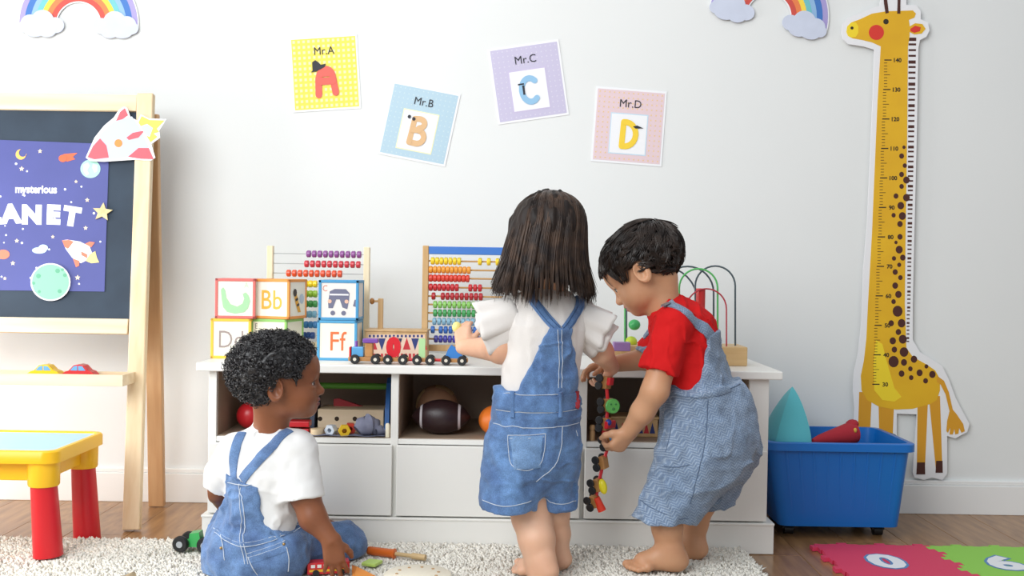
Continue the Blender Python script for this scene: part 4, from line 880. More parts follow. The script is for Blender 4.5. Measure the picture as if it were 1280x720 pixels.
# ------------------------------------------------------------------ soft-surface modelling for the children
_lat = np.random.RandomState(3).rand(32, 32, 32).astype(np.float32)
def vnoise(p, freq, seed=0):
    q = np.asarray(p, np.float32)*freq+seed*7.31; i = np.floor(q).astype(np.int32); f = q-i; f = f*f*(3-2*f); r = 0
    for dx in (0, 1):
        for dy in (0, 1):
            for dz in (0, 1):
                wgt = (f[..., 0] if dx else 1-f[..., 0])*(f[..., 1] if dy else 1-f[..., 1])*(f[..., 2] if dz else 1-f[..., 2])
                r = r+wgt*_lat[(i[..., 0]+dx) & 31, (i[..., 1]+dy) & 31, (i[..., 2]+dz) & 31]
    return r*2-1
A3 = lambda v: np.array(v, np.float32)
class Vol:
    def __init__(s, lo, hi, h):
        s.h = h; s.lo = A3(lo); s.n = tuple(int(math.ceil((b-a)/h))+1 for a, b in zip(lo, hi)); s.f = np.full(s.n, 0.05, np.float32)
    def win(s, lo, hi):
        a = np.clip(np.floor((A3(lo)-s.lo)/s.h).astype(int), 0, s.n); b = np.clip(np.ceil((A3(hi)-s.lo)/s.h).astype(int)+1, 0, s.n)
        ax = [s.lo[k]+s.h*np.arange(a[k], b[k], dtype=np.float32) for k in range(3)]
        return tuple(slice(a[k], b[k]) for k in range(3)), ax[0][:, None, None], ax[1][None, :, None], ax[2][None, None, :]
    def put(s, d, sl, k, op):
        g = s.f[sl]
        if op == 'u':
            if k <= 0: s.f[sl] = np.minimum(g, d)
            else:
                h = np.clip(.5+.5*(g-d)/k, 0, 1); s.f[sl] = g+(d-g)*h-k*h*(1-h)
        elif op == 's':
            if k <= 0: s.f[sl] = np.maximum(g, -d)
            else:
                h = np.clip(.5-.5*(g+d)/k, 0, 1); s.f[sl] = g+(-d-g)*h+k*h*(1-h)
    def cone(s, a, b, ra, rb=None, k=.012, op='u', flat=None, q=1.0):
        rb = ra if rb is None else rb; a = A3(a); b = A3(b); R = max(ra, rb)*1.05+k+.012
        sl, X, Y, Z = s.win(np.minimum(a, b)-R, np.maximum(a, b)+R)
        if 0 in s.f[sl].shape: return s
        ba = b-a; L2 = max(float(ba @ ba), 1e-9)
        px, py, pz = X-a[0], Y-a[1], Z-a[2]; t = np.clip((px*ba[0]+py*ba[1]+pz*ba[2])/L2, 0, 1)
        vx, vy, vz = px-t*ba[0], py-t*ba[1], pz-t*ba[2]; d2 = vx*vx+vy*vy+vz*vz
        if flat is not None:
            n = A3(V(flat).normalized()); vn = vx*n[0]+vy*n[1]+vz*n[2]; d2 = d2+vn*vn*(1/q**2-1)
        s.put(np.sqrt(d2)-(ra+(rb-ra)*t), sl, k, op); return s
    def chain(s, pts, rs, k=.012, **kw):
        for i in range(len(pts)-1): s.cone(pts[i], pts[i+1], rs[i], rs[i+1], k, **kw)
        return s
    def ell(s, c, r, M=None, k=.012, op='u'):
        c = A3(c); R = max(r)+k+.012; sl, X, Y, Z = s.win(c-R, c+R)
        if 0 in s.f[sl].shape: return s
        M = np.eye(3) if M is None else np.array(M, np.float32)      # rows = local axes
        px, py, pz = X-c[0], Y-c[1], Z-c[2]; k0 = 0; k1 = 0
        for i in range(3):
            u = px*M[i][0]+py*M[i][1]+pz*M[i][2]; k0 = k0+(u/r[i])**2; k1 = k1+(u/r[i]**2)**2
        k0 = np.sqrt(k0); s.put(k0*(k0-1)/np.maximum(np.sqrt(k1), 1e-6), sl, k, op); return s
    def cut(s, p, n, lo=None, hi=None):
        p = A3(p); n = A3(V(n).normalized())
        sl, X, Y, Z = s.win(s.lo if lo is None else lo, s.lo+s.h*A3(s.n) if hi is None else hi)
        s.f[sl] = np.maximum(s.f[sl], (X-p[0])*n[0]+(Y-p[1])*n[1]+(Z-p[2])*n[2]); return s
    def sub(s, lo, hi):
        a = np.clip(np.floor((A3(lo)-s.lo)/s.h).astype(int), 0, s.n); b = np.clip(np.ceil((A3(hi)-s.lo)/s.h).astype(int)+1, 0, s.n)
        v = Vol.__new__(Vol); v.h = s.h; v.lo = s.lo+s.h*a.astype(np.float32); v.n = tuple(int(x) for x in b-a); v.f = np.full(v.n, .05, np.float32); v.sl = tuple(slice(int(a[k]), int(b[k])) for k in range(3)); return v
    def merge(s, v, k=.02): s.put(v.f, v.sl, k, 'u'); return s
    def sleeve(s, a, b, ra, rb, n=None, k=.02, wall=.0095, depth=.010, mid=None):
        '''cloth tube from a to b with an open, flat-cut hem at b (n: hem normal)'''
        a, b = V(a), V(b); d = (b-a).normalized(); n = V(n).normalized() if n else d; R = max(ra, rb)+.04; e = b+d*.03
        pts = [a, b, e]+([V(mid)] if mid else []); lo = [min(p[i] for p in pts)-R for i in range(3)]; hi = [max(p[i] for p in pts)+R for i in range(3)]
        v = s.sub(lo, hi)
        if mid: v.cone(a, mid, ra, (ra+rb)/2, 0).cone(mid, b, (ra+rb)/2, rb, .01)
        else: v.cone(a, b, ra, rb, 0)
        v.cone(b, e, rb, rb, 0).cut(b, n); v.cone(b+d*.02, b-d*depth, rb-wall, rb-wall-.001, 0, op='s'); return s.merge(v, k)
    def grid(s):
        ax = [s.lo[k]+s.h*np.arange(s.n[k], dtype=np.float32) for k in range(3)]
        return ax[0][:, None, None], ax[1][None, :, None], ax[2][None, None, :]
    def wrinkle(s, amp, freq, seed=0, stretch=(1, 1, 1), fn=None):
        I = np.argwhere(np.abs(s.f) < .018); p = s.lo+s.h*I
        d = vnoise(p*A3(stretch), freq, seed)*amp
        if fn is not None: d = d*fn(p)
        s.f[I[:, 0], I[:, 1], I[:, 2]] += d; return s
    def folds(s, amp, freq, seed=0, stretch=(1, 1, 1)):
        I = np.argwhere(np.abs(s.f) < .018); p = s.lo+s.h*I; q = p*A3(stretch)
        q = q+np.stack([vnoise(q, freq*.6, seed+2), vnoise(q, freq*.6, seed+3), vnoise(q, freq*.6, seed+4)], 1)*.02
        d = np.maximum(0, 1-np.abs(vnoise(q, freq, seed))*5)**1.5*np.clip(vnoise(q, freq*.5, seed+9)+.45, 0, 1)
        s.f[I[:, 0], I[:, 1], I[:, 2]] -= d*amp; return s
    def at(s, p):
        q = (np.atleast_2d(A3(p))-s.lo)/s.h; q = np.clip(q, 0, A3(s.n)-1.001); i = q.astype(int); f = q-i; r = 0
        for dx in (0, 1):
            for dy in (0, 1):
                for dz in (0, 1):
                    r = r+(f[:, 0] if dx else 1-f[:, 0])*(f[:, 1] if dy else 1-f[:, 1])*(f[:, 2] if dz else 1-f[:, 2])*s.f[i[:, 0]+dx, i[:, 1]+dy, i[:, 2]+dz]
        return r
    def grad(s, p):
        e = s.h*1.2; p = np.atleast_2d(A3(p)); g = np.stack([s.at(p+e*A3(d))-s.at(p-e*A3(d)) for d in ((1, 0, 0), (0, 1, 0), (0, 0, 1))], 1)
        return g/np.maximum(np.linalg.norm(g, axis=1, keepdims=True), 1e-9)
    def proj(s, p, it=8):
        p = np.atleast_2d(A3(p)).copy()
        for _ in range(it): p -= s.grad(p)*(np.clip(s.at(p), -.01, .01)*.9)[:, None]
        return p
    def hit(s, px, py, y0):
        d = A3(ray(px, py)); p = A3(CAM)+d*((y0-.32)/d[1])
        for _ in range(400):
            v = float(s.at(p)[0])
            if v < .0006: break
            p = p+d*min(max(v*.6, .0006), .006)
            if p[1] > y0+.35: return V((9, 9, 9))
        return V(p)
    def mesh(s):
        f = s.f.copy(); f[0] = f[-1] = .05; f[:, 0] = f[:, -1] = .05; f[:, :, 0] = f[:, :, -1] = .05
        ins = f < 0; nx, ny, nz = s.n
        cnt = np.zeros((nx-1, ny-1, nz-1), np.int8)
        C8 = [(a, b, c) for a in (0, 1) for b in (0, 1) for c in (0, 1)]
        for a, b, c in C8: cnt += ins[a:nx-1+a, b:ny-1+b, c:nz-1+c]
        act = (cnt > 0) & (cnt < 8); I = np.argwhere(act); idx = np.full(act.shape, -1, np.int32); idx[I[:, 0], I[:, 1], I[:, 2]] = np.arange(len(I))
        val = {c: f[I[:, 0]+c[0], I[:, 1]+c[1], I[:, 2]+c[2]] for c in C8}
        acc = np.zeros((len(I), 3)); num = np.zeros(len(I))
        for c in C8:
            for k in range(3):
                if c[k]: continue
                c2 = tuple(1 if j == k else c[j] for j in range(3)); a, b = val[c], val[c2]; m_ = (a < 0) != (b < 0)
                t = np.where(m_, a/np.where(m_, a-b, 1), 0); p = np.tile(A3(c), (len(I), 1)); p[:, k] += t
                acc += p*m_[:, None]; num += m_
        v = s.lo+s.h*(I+acc/num[:, None]); quads = []
        for k in range(3):
            j, l = (k+1) % 3, (k+2) % 3; sh = [slice(None)]*3; s0 = list(sh); s1 = list(sh); s0[k] = slice(0, -1); s1[k] = slice(1, None)
            E = np.argwhere(ins[tuple(s0)] != ins[tuple(s1)]); E = E[(E[:, j] > 0) & (E[:, l] > 0)]
            E = E[(E[:, j] < s.n[j]-1) & (E[:, l] < s.n[l]-1)]
            fl = ins[E[:, 0], E[:, 1], E[:, 2]]
            def ci(dj, dl):
                q = E.copy(); q[:, j] -= dj; q[:, l] -= dl; return idx[q[:, 0], q[:, 1], q[:, 2]]
            Q = np.stack([ci(1, 1), ci(0, 1), ci(0, 0), ci(1, 0)], 1); Q[~fl] = Q[~fl][:, ::-1]; quads.append(Q)
        return v, np.concatenate(quads)
def vol_obj(name, vol, mats, parent, sel=None, label=None, relax=2):
    v, q = vol.mesh()
    for _ in range(relax):                                 # gentle surface relaxation
        a = np.zeros_like(v); n = np.zeros(len(v))
        for i in range(4):
            np.add.at(a, q[:, i], v[q[:, (i+1) % 4]]+v[q[:, (i+3) % 4]]); np.add.at(n, q[:, i], 2)
        v = v*.45+a/np.maximum(n, 1)[:, None]*.55
    mats = mats if isinstance(mats, (list, tuple)) else [mats]
    me = np_mesh(name, (v-np.array(rootloc(parent))).reshape(-1), q.reshape(-1), 4, mats[0])
    for m_ in mats[1:]: me.materials.append(m_)
    if sel is not None and len(me.polygons) == len(q): me.polygons.foreach_set('material_index', sel(v[q].mean(1)).astype(np.int32))
    o = bpy.data.objects.new(name, me); COL.objects.link(o); o.parent = parent
    if label: o['label'] = label
    return o
def spline(pts, n):
    pts = [V(p) for p in pts]; out = []; N = len(pts)
    for i in range(n+1):
        t = i/n*(N-1); j = min(int(t), N-2); u = t-j
        p0, p1, p2, p3 = pts[max(j-1, 0)], pts[j], pts[j+1], pts[min(j+2, N-1)]
        out.append(p1*1.0+(p2-p0)*(u*.5)+(p0*2-p1*5+p2*4-p3)*(u*u*.5)+(p1*3-p0-p2*3+p3)*(u*u*u*.5))
    return out
def band(mb, vol, pts, width, th=.003, n=24, m_=4, sink=.003):
    """a strip of cloth lying on the surface of vol along pts"""
    pts = [p for p in pts if p[0] < 5]
    c = vol.proj([list(p) for p in spline(pts, n)])
    for _ in range(4): c[1:-1] = c[1:-1]*.5+(c[:-2]+c[2:])*.25
    gn = vol.grad(c)
    for _ in range(6): gn[1:-1] = gn[1:-1]*.5+(gn[:-2]+gn[2:])*.25
    c = [V(p) for p in c]; rows = []
    for i in range(len(c)):
        t = (c[min(i+1, n)]-c[max(i-1, 0)]).normalized(); nn = V(gn[i]).normalized(); sd = t.cross(nn).normalized()
        w_ = width[0]+(width[1]-width[0])*i/n if hasattr(width, '__len__') else width
        e = [c[i]+sd*(w_*(k/m_-.5)) for k in range(m_+1)]; e = vol.proj([list(p) for p in e], 3); g = vol.grad(e); rows.append((e, g))
    vs = []
    for e, g in rows:
        prof = [e[k]+g[k]*(th*(1 if 0 < k < m_ else .65)) for k in range(m_+1)]
        vs += [e[0]-g[0]*sink]+prof+[e[-1]-g[-1]*sink]
    R_ = m_+3
    fs = [(i*R_+k, i*R_+(k+1) % R_, (i+1)*R_+(k+1) % R_, (i+1)*R_+k) for i in range(n) for k in range(R_)]+[tuple(range(R_)), tuple(n*R_+k for k in range(R_))]
    return mb.add([list(v) for v in vs], fs)
def stitch(mb, vol, pts, off=.0012, r=.0010, n=28):
    pts = [p for p in pts if p[0] < 5]
    if len(pts) < 2: return mb
    c = vol.proj([list(p) for p in spline(pts, n)]); g = vol.grad(c); return mb.tube([V(p) for p in c+g*off], r, 4)
# ---- anatomy
class Fr:
    """frame: forward f, left l, up u about origin o"""
    def __init__(s, o, f, u):
        s.o = V(o); s.f = V(f).normalized(); u = V(u); s.u = (u-s.f*u.dot(s.f)).normalized(); s.l = s.u.cross(s.f); s.M = [list(s.f), list(s.l), list(s.u)]
    def p(s, f, l, u): return s.o+s.f*f+s.l*l+s.u*u
    def loc(s, P_):
        d = np.asarray(P_)-np.array(s.o); return d @ np.array(s.f), d @ np.array(s.l), d @ np.array(s.u)
def head(vol, h, s, ear_flip=0):
    E = lambda f, l, u, r, k=.014, op='u': vol.ell(h.p(f*s, l*s, u*s), [x*s for x in r], h.M, k*s, op)
    E(-.012, 0, .018, (.090, .073, .070)); E(.020, 0, -.028, (.058, .061, .060), .02)
    E(.030, 0, -.058, (.044, .046, .028), .02); E(.056, 0, -.074, (.020, .022, .016), .018)
    for q in (-1, 1): E(.044, q*.031, -.044, (.027, .027, .026), .02)
    E(.050, 0, .022, (.032, .045, .036), .03)
    for q in (-1, 1): E(.084, q*.029, -.011, (.013, .016, .0095), .010, 's')
    vol.cone(h.p(.071*s, 0, -.012*s), h.p(.087*s, 0, -.034*s), .0065*s, .0092*s, .010*s)
    for q in (-1, 1): E(.080, q*.0095, -.037, (.008, .0065, .006), .006)
    E(.0765, 0, -.0525, (.0105, .018, .0048), .006); E(.0745, 0, -.0615, (.0105, .0145, .0052), .006)
    E(.090, 0, -.0570, (.012, .019, .0014), .003, 's')
    for q in (-1, 1):
        E(.0630, q*.029, -.0045, (.0130, .0165, .0068), .004); E(.0615, q*.029, -.0215, (.0120, .0155, .0045), .005)
        c = h.p(-.010*s, q*.074*s, -.018*s)
        Me = [list((h.f+h.l*q*.35).normalized()), list((h.l*q-h.f*.35).normalized()), list(h.u)]
        vol.ell(c, (.019*s, .0085*s, .028*s), Me, .006*s); vol.ell(c+h.l*q*.008*s+h.f*.003*s+h.u*.001*s, (.0115*s, .0085*s, .019*s), Me, .003*s, 's')
        vol.ell(c+h.f*.009*s-h.u*.004*s+h.l*q*.001*s, (.004*s, .004*s, .006*s), Me, .004*s)
def face_parts(par, h, s, iris, browm, lipdark=None):
    for q in (-1, 1):
        c = h.p(.0605*s, q*.029*s, -.0125*s)
        e = obj('eye', MB().ell(c, .0128*s, 18), mat('eye_white', 'CFC6C0', .25), par, smooth=True)
        gz = (h.f+h.u*-.05).normalized()
        obj('iris', MB().ell(c+gz*.0098*s, (.0072*s, .0072*s, .0042*s), 14, gz.to_track_quat('Z', 'Y').to_matrix()), iris, e, smooth=True)
        obj('pupil', MB().ell(c+gz*.0122*s, (.0028*s, .0028*s, .0015*s), 10, gz.to_track_quat('Z', 'Y').to_matrix()), mat('pupil_black', '0C0B0B', .1), e, smooth=True)
        pts = [h.p(f*s, q*l*s, u*s) for f, l, u in ((.081, .013, .006), (.0795, .022, .0105), (.074, .034, .0105), (.064, .045, .005))]
        obj('eyebrow', MB().tube(spline(pts, 8), [.0012*s, .0020*s, .0024*s, .0026*s, .0026*s, .0024*s, .002*s, .0016*s, .0008*s], 6), browm, par, smooth=True)
        pts = [h.p(f*s, q*l*s, u*s) for f, l, u in ((.0715, .0175, -.0115), (.0745, .024, -.0078), (.0735, .033, -.0078), (.067, .0415, -.0115))]
        obj('eyelashes', MB().tube(spline(pts, 8), .0011*s, 5), browm, par, smooth=True)
def rotv(v, ax, a): return Matrix.Rotation(a, 3, ax) @ v
def hand(vol, wr, F, N, right, curl=(.35, .35, .35, .35), thumb=.5, s=1.0, spread=.06):
    F = V(F).normalized(); N = V(N); N = (N-F*N.dot(F)).normalized(); S_ = F.cross(N) if right else N.cross(F); wr = V(wr)
    off = [.0165, .0058, -.0052, -.0155]; kn = [.046, .049, .047, .042]; ln = [(.019, .012, .009), (.021, .014, .010), (.019, .013, .009), (.015, .010, .008)]; rr = [.0064, .0066, .0063, .0056]
    for i in range(4):
        k_ = wr+F*kn[i]*s+S_*off[i]*s-N*.001*s
        vol.cone(wr+S_*off[i]*.62*s, k_, .0125*s, .0092*s, .008*s, flat=N, q=.92)
        d = rotv(F, N, (-1 if right else 1)*spread*(1.5-i)*-1 if False else 0.0); d = (F+S_*spread*(1.5-i)).normalized(); p = k_; r = rr[i]*s
        ax = d.cross(N).normalized()
        for j, L in enumerate(ln[i]):
            d = rotv(d, ax, curl[i]*(1.0, 1.15, .8)[j]); q = p+d*L*s; vol.cone(p, q, r, r*.92, .0022*s if j else .004*s); p = q; r *= .92
    p = wr+F*.010*s+S_*.012*s; d = (F*.62+S_*.70+N*.35).normalized(); ax = (S_*-1).cross(F) ; ax = d.cross((F-S_*.6+N*.4)).normalized()
    for j, (L, r) in enumerate(((.024, .0105), (.018, .0078), (.014, .0068))):
        q = p+d*L*s; vol.cone(p, q, r*s, r*.85*s, .006*s); p = q; d = rotv(d, ax, thumb*(.4 if j == 0 else .7))
def foot(vol, ank, F, zs, inner, s=1.0):
    F = V((F[0], F[1], 0)).normalized(); S_ = V((0, 0, 1)).cross(F)*inner; a = V(ank); z = lambda p, h: V((p.x, p.y, zs+h*s))
    vol.cone(a, z(a-F*.018*s, .022), .024*s, .0215*s, .014*s)
    vol.cone(z(a-F*.012*s, .022), z(a+F*.060*s+S_*.004*s, .017), .022*s, .0165*s, .014*s)
    vol.cone(z(a, .040), z(a+F*.055*s+S_*.006*s, .020), .024*s, .017*s, .016*s)
    vol.cone(z(a+F*.062*s+S_*.013*s, .014), z(a+F*.054*s-S_*.017*s, .012), .0145*s, .0115*s, .010*s)
    for i, (o_, L, r) in enumerate(((.0195, .092, .0095), (.0075, .092, .0068), (-.0025, .088, .0064), (-.0115, .082, .0060), (-.0195, .075, .0056))):
        vol.cone(z(a+F*(L-.028)*s+S_*o_*.92*s, .011), z(a+F*L*s+S_*o_*s, r/s+.0005), r*.9*s, r*s, .0025*s)
# ---- hair
def strands(name, par, roots, steps, fn, r, mt, n=3, label=None):
    """roots: iterable of state; fn(root) -> polyline; one mesh of tapered strands"""
    vs = []; fs = []
    for rt_ in roots:
        pts = fn(rt_)
        if pts is None: continue
        pts = np.asarray(pts, np.float32); N = len(pts); t = np.gradient(pts, axis=0); t /= np.maximum(np.linalg.norm(t, axis=1, keepdims=True), 1e-9)
        up = np.array([.31, .5, .81], np.float32); x = np.cross(t, up); x /= np.maximum(np.linalg.norm(x, axis=1, keepdims=True), 1e-6); y = np.cross(t, x)
        b0 = len(vs); rr = r*np.interp(np.linspace(0, 1, N), [0, .15, .7, 1], [.7, 1, 1, .25])
        ring = [pts+(x*math.cos(2*PI*k/n)+y*math.sin(2*PI*k/n))*rr[:, None] for k in range(n)]
        vs += list(np.stack(ring, 1).reshape(-1, 3))
        for i in range(N-1):
            for k in range(n): fs.append((b0+i*n+k, b0+i*n+(k+1) % n, b0+(i+1)*n+(k+1) % n, b0+(i+1)*n+k))
    me = np_mesh(name, (np.array(vs)-np.array(rootloc(par))).reshape(-1), np.array(fs).reshape(-1), 4, mt)
    o = bpy.data.objects.new(name, me); COL.objects.link(o); o.parent = par; o['kind'] = 'stuff'
    return o
HL = ([-.11, -.045, -.028, -.005, .026, .034, .05, .073, .1], [-.072, -.072, -.050, .004, .006, -.012, .020, .047, .06])
def denim(name, c1, c2, herring=False):
    if name in MATS: return MATS[name]
    mt = mat(name, c1, .85, col2=c2, vscale=16, bump=.25, bscale=900, sheen=.15); nt = mt.node_tree; b = nt.nodes['Principled BSDF']
    src = b.inputs['Base Color'].links[0].from_socket; tc = [n for n in nt.nodes if n.type == 'TEX_COORD'][0]
    sp_ = nt.nodes.new('ShaderNodeSeparateXYZ'); nt.links.new(tc.outputs['Object'], sp_.inputs[0])
    def M(op, a, bb=None, c=None):
        n = nt.nodes.new('ShaderNodeMath'); n.operation = op
        for i, v in enumerate((a, bb, c)):
            if v is None: continue
            if isinstance(v, (int, float)): n.inputs[i].default_value = v
            else: nt.links.new(v, n.inputs[i])
        return n.outputs[0]
    if herring:
        u = M('ADD', M('MULTIPLY', sp_.outputs['X'], .94), M('ADD', M('MULTIPLY', sp_.outputs['Y'], .5), M('MULTIPLY', sp_.outputs['Z'], .34))); v = M('SUBTRACT', sp_.outputs['Z'], M('MULTIPLY', sp_.outputs['X'], .34))
        zg = M('PINGPONG', u, .010); st_ = M('FRACT', M('DIVIDE', M('ADD', v, zg), .0078))
        fac = M('MULTIPLY', M('SMOOTH_MIN', M('MULTIPLY', M('ABSOLUTE', M('SUBTRACT', st_, .5)), 3.2), 1.0, .1), .75)
    else:
        fac = M('MULTIPLY', M('FRACT', M('MULTIPLY', M('ADD', sp_.outputs['X'], sp_.outputs['Z']), 420)), .22)
    mx = nt.nodes.new('ShaderNodeMix'); mx.data_type = 'RGBA'; nt.links.new(fac, mx.inputs[0]); nt.links.new(src, mx.inputs[6])
    mx.inputs[7].default_value = rgb('5F7696' if herring else 'B9CADE'); nt.links.new(mx.outputs[2], b.inputs['Base Color'])
    out = b.inputs['Base Color'].links[0].from_socket
    n3 = nt.nodes.new('ShaderNodeTexNoise'); n3.inputs['Scale'].default_value = 420; n3.inputs['Detail'].default_value = 2; nt.links.new(tc.outputs['Object'], n3.inputs['Vector'])
    n4 = nt.nodes.new('ShaderNodeTexNoise'); n4.inputs['Scale'].default_value = 42; n4.inputs['Detail'].default_value = 5; nt.links.new(tc.outputs['Object'], n4.inputs['Vector'])
    hs = nt.nodes.new('ShaderNodeHueSaturation'); nt.links.new(M('ADD', M('MULTIPLY', n3.outputs['Fac'], .9), M('ADD', M('MULTIPLY', n4.outputs['Fac'], .9), .02)), hs.inputs['Value']); nt.links.new(out, hs.inputs['Color']); nt.links.new(hs.outputs[0], b.inputs['Base Color'])
    return mt
def panelcut(vol, fr, hw, inflate, torso_vol, tmin, tmax):
    """garment panel: torso surface moved out by inflate, kept where |lateral| < hw(t)"""
    X, Y, Z = vol.grid(); d = [X-fr.o.x, Y-fr.o.y, Z-fr.o.z]
    t = d[0]*fr.u.x+d[1]*fr.u.y+d[2]*fr.u.z; a = d[0]*fr.l.x+d[1]*fr.l.y+d[2]*fr.l.z; fw = d[0]*fr.f.x+d[1]*fr.f.y+d[2]*fr.f.z
    f = torso_vol.f-inflate; f = np.maximum(f, np.abs(a-hw[2])-np.interp(t, hw[0], hw[1]).astype(np.float32)); f = np.maximum(f, np.maximum(tmin-t, t-tmax))
    k = .006; h = np.clip(.5+.5*(vol.f-f)/k, 0, 1); vol.f = vol.f+(f-vol.f)*h-k*h*(1-h)
def hairline(h, s): return lambda p: (lambda fl: fl[2]/s-np.interp(fl[0]/s, *HL))(h.loc(p))
def hair_cap(vol, h, s, grow, hl, k=.004):
    vol.ell(h.p(-.014*s, 0, .020*s), [x*s+grow for x in (.0905, .0735, .0705)], h.M, 0)
    I = np.argwhere(vol.f < .02); p = vol.lo+vol.h*I; vol.f[I[:, 0], I[:, 1], I[:, 2]] = np.maximum(vol.f[I[:, 0], I[:, 1], I[:, 2]], -hl(p)*s*.8)
def shirt_base(v, fr, pel, chest, neck, shl, shr, rw, rc, q=.8, rs=.036):
    v.cone(pel, chest, rw, rc, .02, flat=fr.f, q=q); v.cone(chest, neck, rc, .035, .02, flat=fr.f, q=q); v.cone(shl, shr, rs, rs, .025, flat=fr.f, q=.95)
Zs = V((0, 0, 1))
stm = mat('stitch_thread', 'C3CBD6', .8); brass = mat('brass_button', 'A98A5A', .35, metal=.6)

# =================================================================== seated boy
sk = mat('skin_brown', '8C5434', .45, col2='7C482C', vscale=12, sss=.12, bump=.05, bscale=250); lipb = mat('lips_brown', '7E4440', .45)
pel, chest, neck = P(320, 694, 2.47), P(334, 588, 2.44), P(339, 530, 2.435)
b1 = thing('person', 'seated boy with curly black hair, white T-shirt and blue overalls, hand on a toy', 'person', (pel.x, pel.y, RZ))
fr1 = Fr(pel, (.40, .90, 0), chest-pel); fr1.u = (chest-pel).normalized()
h1 = Fr(P(350, 472, 2.425), (.97, .20, .045), (-.02, .0, 1)); s1 = 1.02
shl, shr = P(297, 563, 2.45), P(371, 561, 2.415)
lo, hi = P(238, 740, 2.25), P(470, 400, 2.45); lo = (lo.x-.04, 2.24, 0.012); hi = (hi.x+.04, 2.86, hi.z+.03)
elbR, wrR = P(391, 647, 2.39), P(414, 675, 2.375); elbL, wrL = P(272, 611, 2.53), P(300, 655, 2.66)
kneeL, kneeR, ankL, ankR = P(267, 660, 2.64), P(428, 681, 2.60), P(380, 682, 2.72), P(300, 700, 2.70)
vb1 = Vol(lo, hi, .0026)
head(vb1, h1, s1)
vb1.cone(h1.p(-.028*s1, 0, -.055*s1), neck, .034, .036, .02)
vb1.cone(pel, chest, .085, .072, .02, flat=fr1.f, q=.8).cone(chest, neck, .07, .036, .02, flat=fr1.f, q=.8).cone(shl, shr, .028, .028, .02)
vb1.chain([shr, P(380, 615, 2.40), elbR, wrR], [.033, .034, .030, .0185]); vb1.chain([shl, elbL, wrL], [.030, .030, .018])
hand(vb1, wrR, (.16, -.04, -.95), (-.25, .95, -.1), True, (.20, .14, .16, .24), .5, .97, .22)
hand(vb1, wrL, (.6, .6, -.3), (0, 0, -1), False, s=.95)
vb1.chain([P(295, 692, 2.50), kneeL, ankL], [.066, .052, .030]); vb1.chain([P(350, 694, 2.48), kneeR, ankR], [.066, .044, .030])
foot(vb1, P(392, 668, 2.715), (.95, -.1), .045, 1, .85); foot(vb1, V((ankR.x, ankR.y, .06)), (-.9, .3), .03, -1, .85)
def sel1(c):
    f, l, u = h1.loc(c); return (f > .066*s1) & (np.abs(l) < .0165*s1) & (u > -.0665*s1) & (u < -.0475*s1)
vol_obj('body', vb1, [sk, lipb], b1, sel1)
face_parts(b1, h1, s1, mat('iris_dark', '2A1810', .15), mat('brow_black', '1C1512', .8))
hb = mat('hair_black', '141215', .42, spec=.6)
hl1 = hairline(h1, s1); cap = Vol(h1.o-V((.15, .15, .13)), h1.o+V((.15, .15, .15)), .003)
hair_cap(cap, h1, s1, .011, hl1); cap.wrinkle(.006, 95, 2).wrinkle(.003, 210, 5)
hairo = vol_obj('hair', cap, hb, b1, None, None, 1)
rng = np.random.RandomState(11); rts = []
while len(rts) < 2300:
    d = rng.normal(size=3); d /= np.linalg.norm(d); p = np.array(h1.p(-.014*s1, 0, .02*s1))+(d*np.array([.102, .0855, .083])) @ np.array(h1.M)
    if hl1(p[None])[0] > .004: rts.append(p)
cc1 = np.array(h1.p(-.014*s1, 0, .0*s1))
def curl(p):
    n = p-cc1; n /= np.linalg.norm(n); ax = n*.35+rng.normal(size=3)*.6; ax /= np.linalg.norm(ax); x = np.cross(ax, rng.normal(size=3)); x /= np.linalg.norm(x); y = np.cross(ax, x)
    a = np.linspace(0, 2*PI*1.4, 11); R_ = rng.uniform(.0032, .0055); o = p+n*rng.uniform(-.006, .004)
    return o+R_*(np.cos(a)[:, None]*x+np.sin(a)[:, None]*y)+ax*np.linspace(0, .009, 11)[:, None]
strands('curls', hairo, rts, 11, curl, .00115, mat('hair_curl', '1B181C', .33, spec=.8))
# T-shirt
tw = mat('tshirt_white', 'E3E2E1', .85, bump=.15, bscale=700, sheen=.1)
vt1 = Vol(lo, hi, .003)
shirt_base(vt1, fr1, pel, chest, neck, shl, shr, .098, .083, .82, .038)
vt1.sleeve(shr, P(377, 623, 2.40), .041, .052); vt1.sleeve(shl, P(275, 600, 2.50), .040, .044)
vt1.cone(neck+V((0.004, .01, .010)), neck+V((.008, .014, .06)), .036, .043, .006, op='s')
vt1.wrinkle(.0045, 26, 4, (1, 1, .6)).wrinkle(.002, 60, 6).folds(.006, 20, 8, (1.3, 1.3, .7))
shirt1 = vol_obj('tshirt', vt1, tw, b1)
# overalls
dn1 = denim('denim_blue', '5C84B8', '2F548A')
vo1 = Vol(lo, hi, .003); waist = P(327, 640, 2.455)
vo1.cone(pel+V((0, 0, -.005)), waist, .116, .098, .02, flat=fr1.f, q=.88)
vo1.chain([P(292, 694, 2.50), kneeL], [.078, .066], .025).cone(kneeL, ankL, .062, .045, .02).chain([P(352, 697, 2.48), kneeR], [.076, .052], .025).cone(kneeR, ankR, .050, .045, .02)
vo1.ell(P(292, 690, 2.445), (.062, .06, .06), None, .02).ell(P(348, 694, 2.42), (.066, .06, .06), None, .02)
tb_ = lambda y: (P(330, y, 2.45)-pel).dot(fr1.u)
vo1.f = np.maximum(vo1.f, 0) if False else vo1.f
X, Y_, Z_ = vo1.grid(); t = (X-pel.x)*fr1.u.x+(Y_-pel.y)*fr1.u.y+(Z_-pel.z)*fr1.u.z; vo1.f = np.maximum(vo1.f, t-tb_(652)-.0*t)
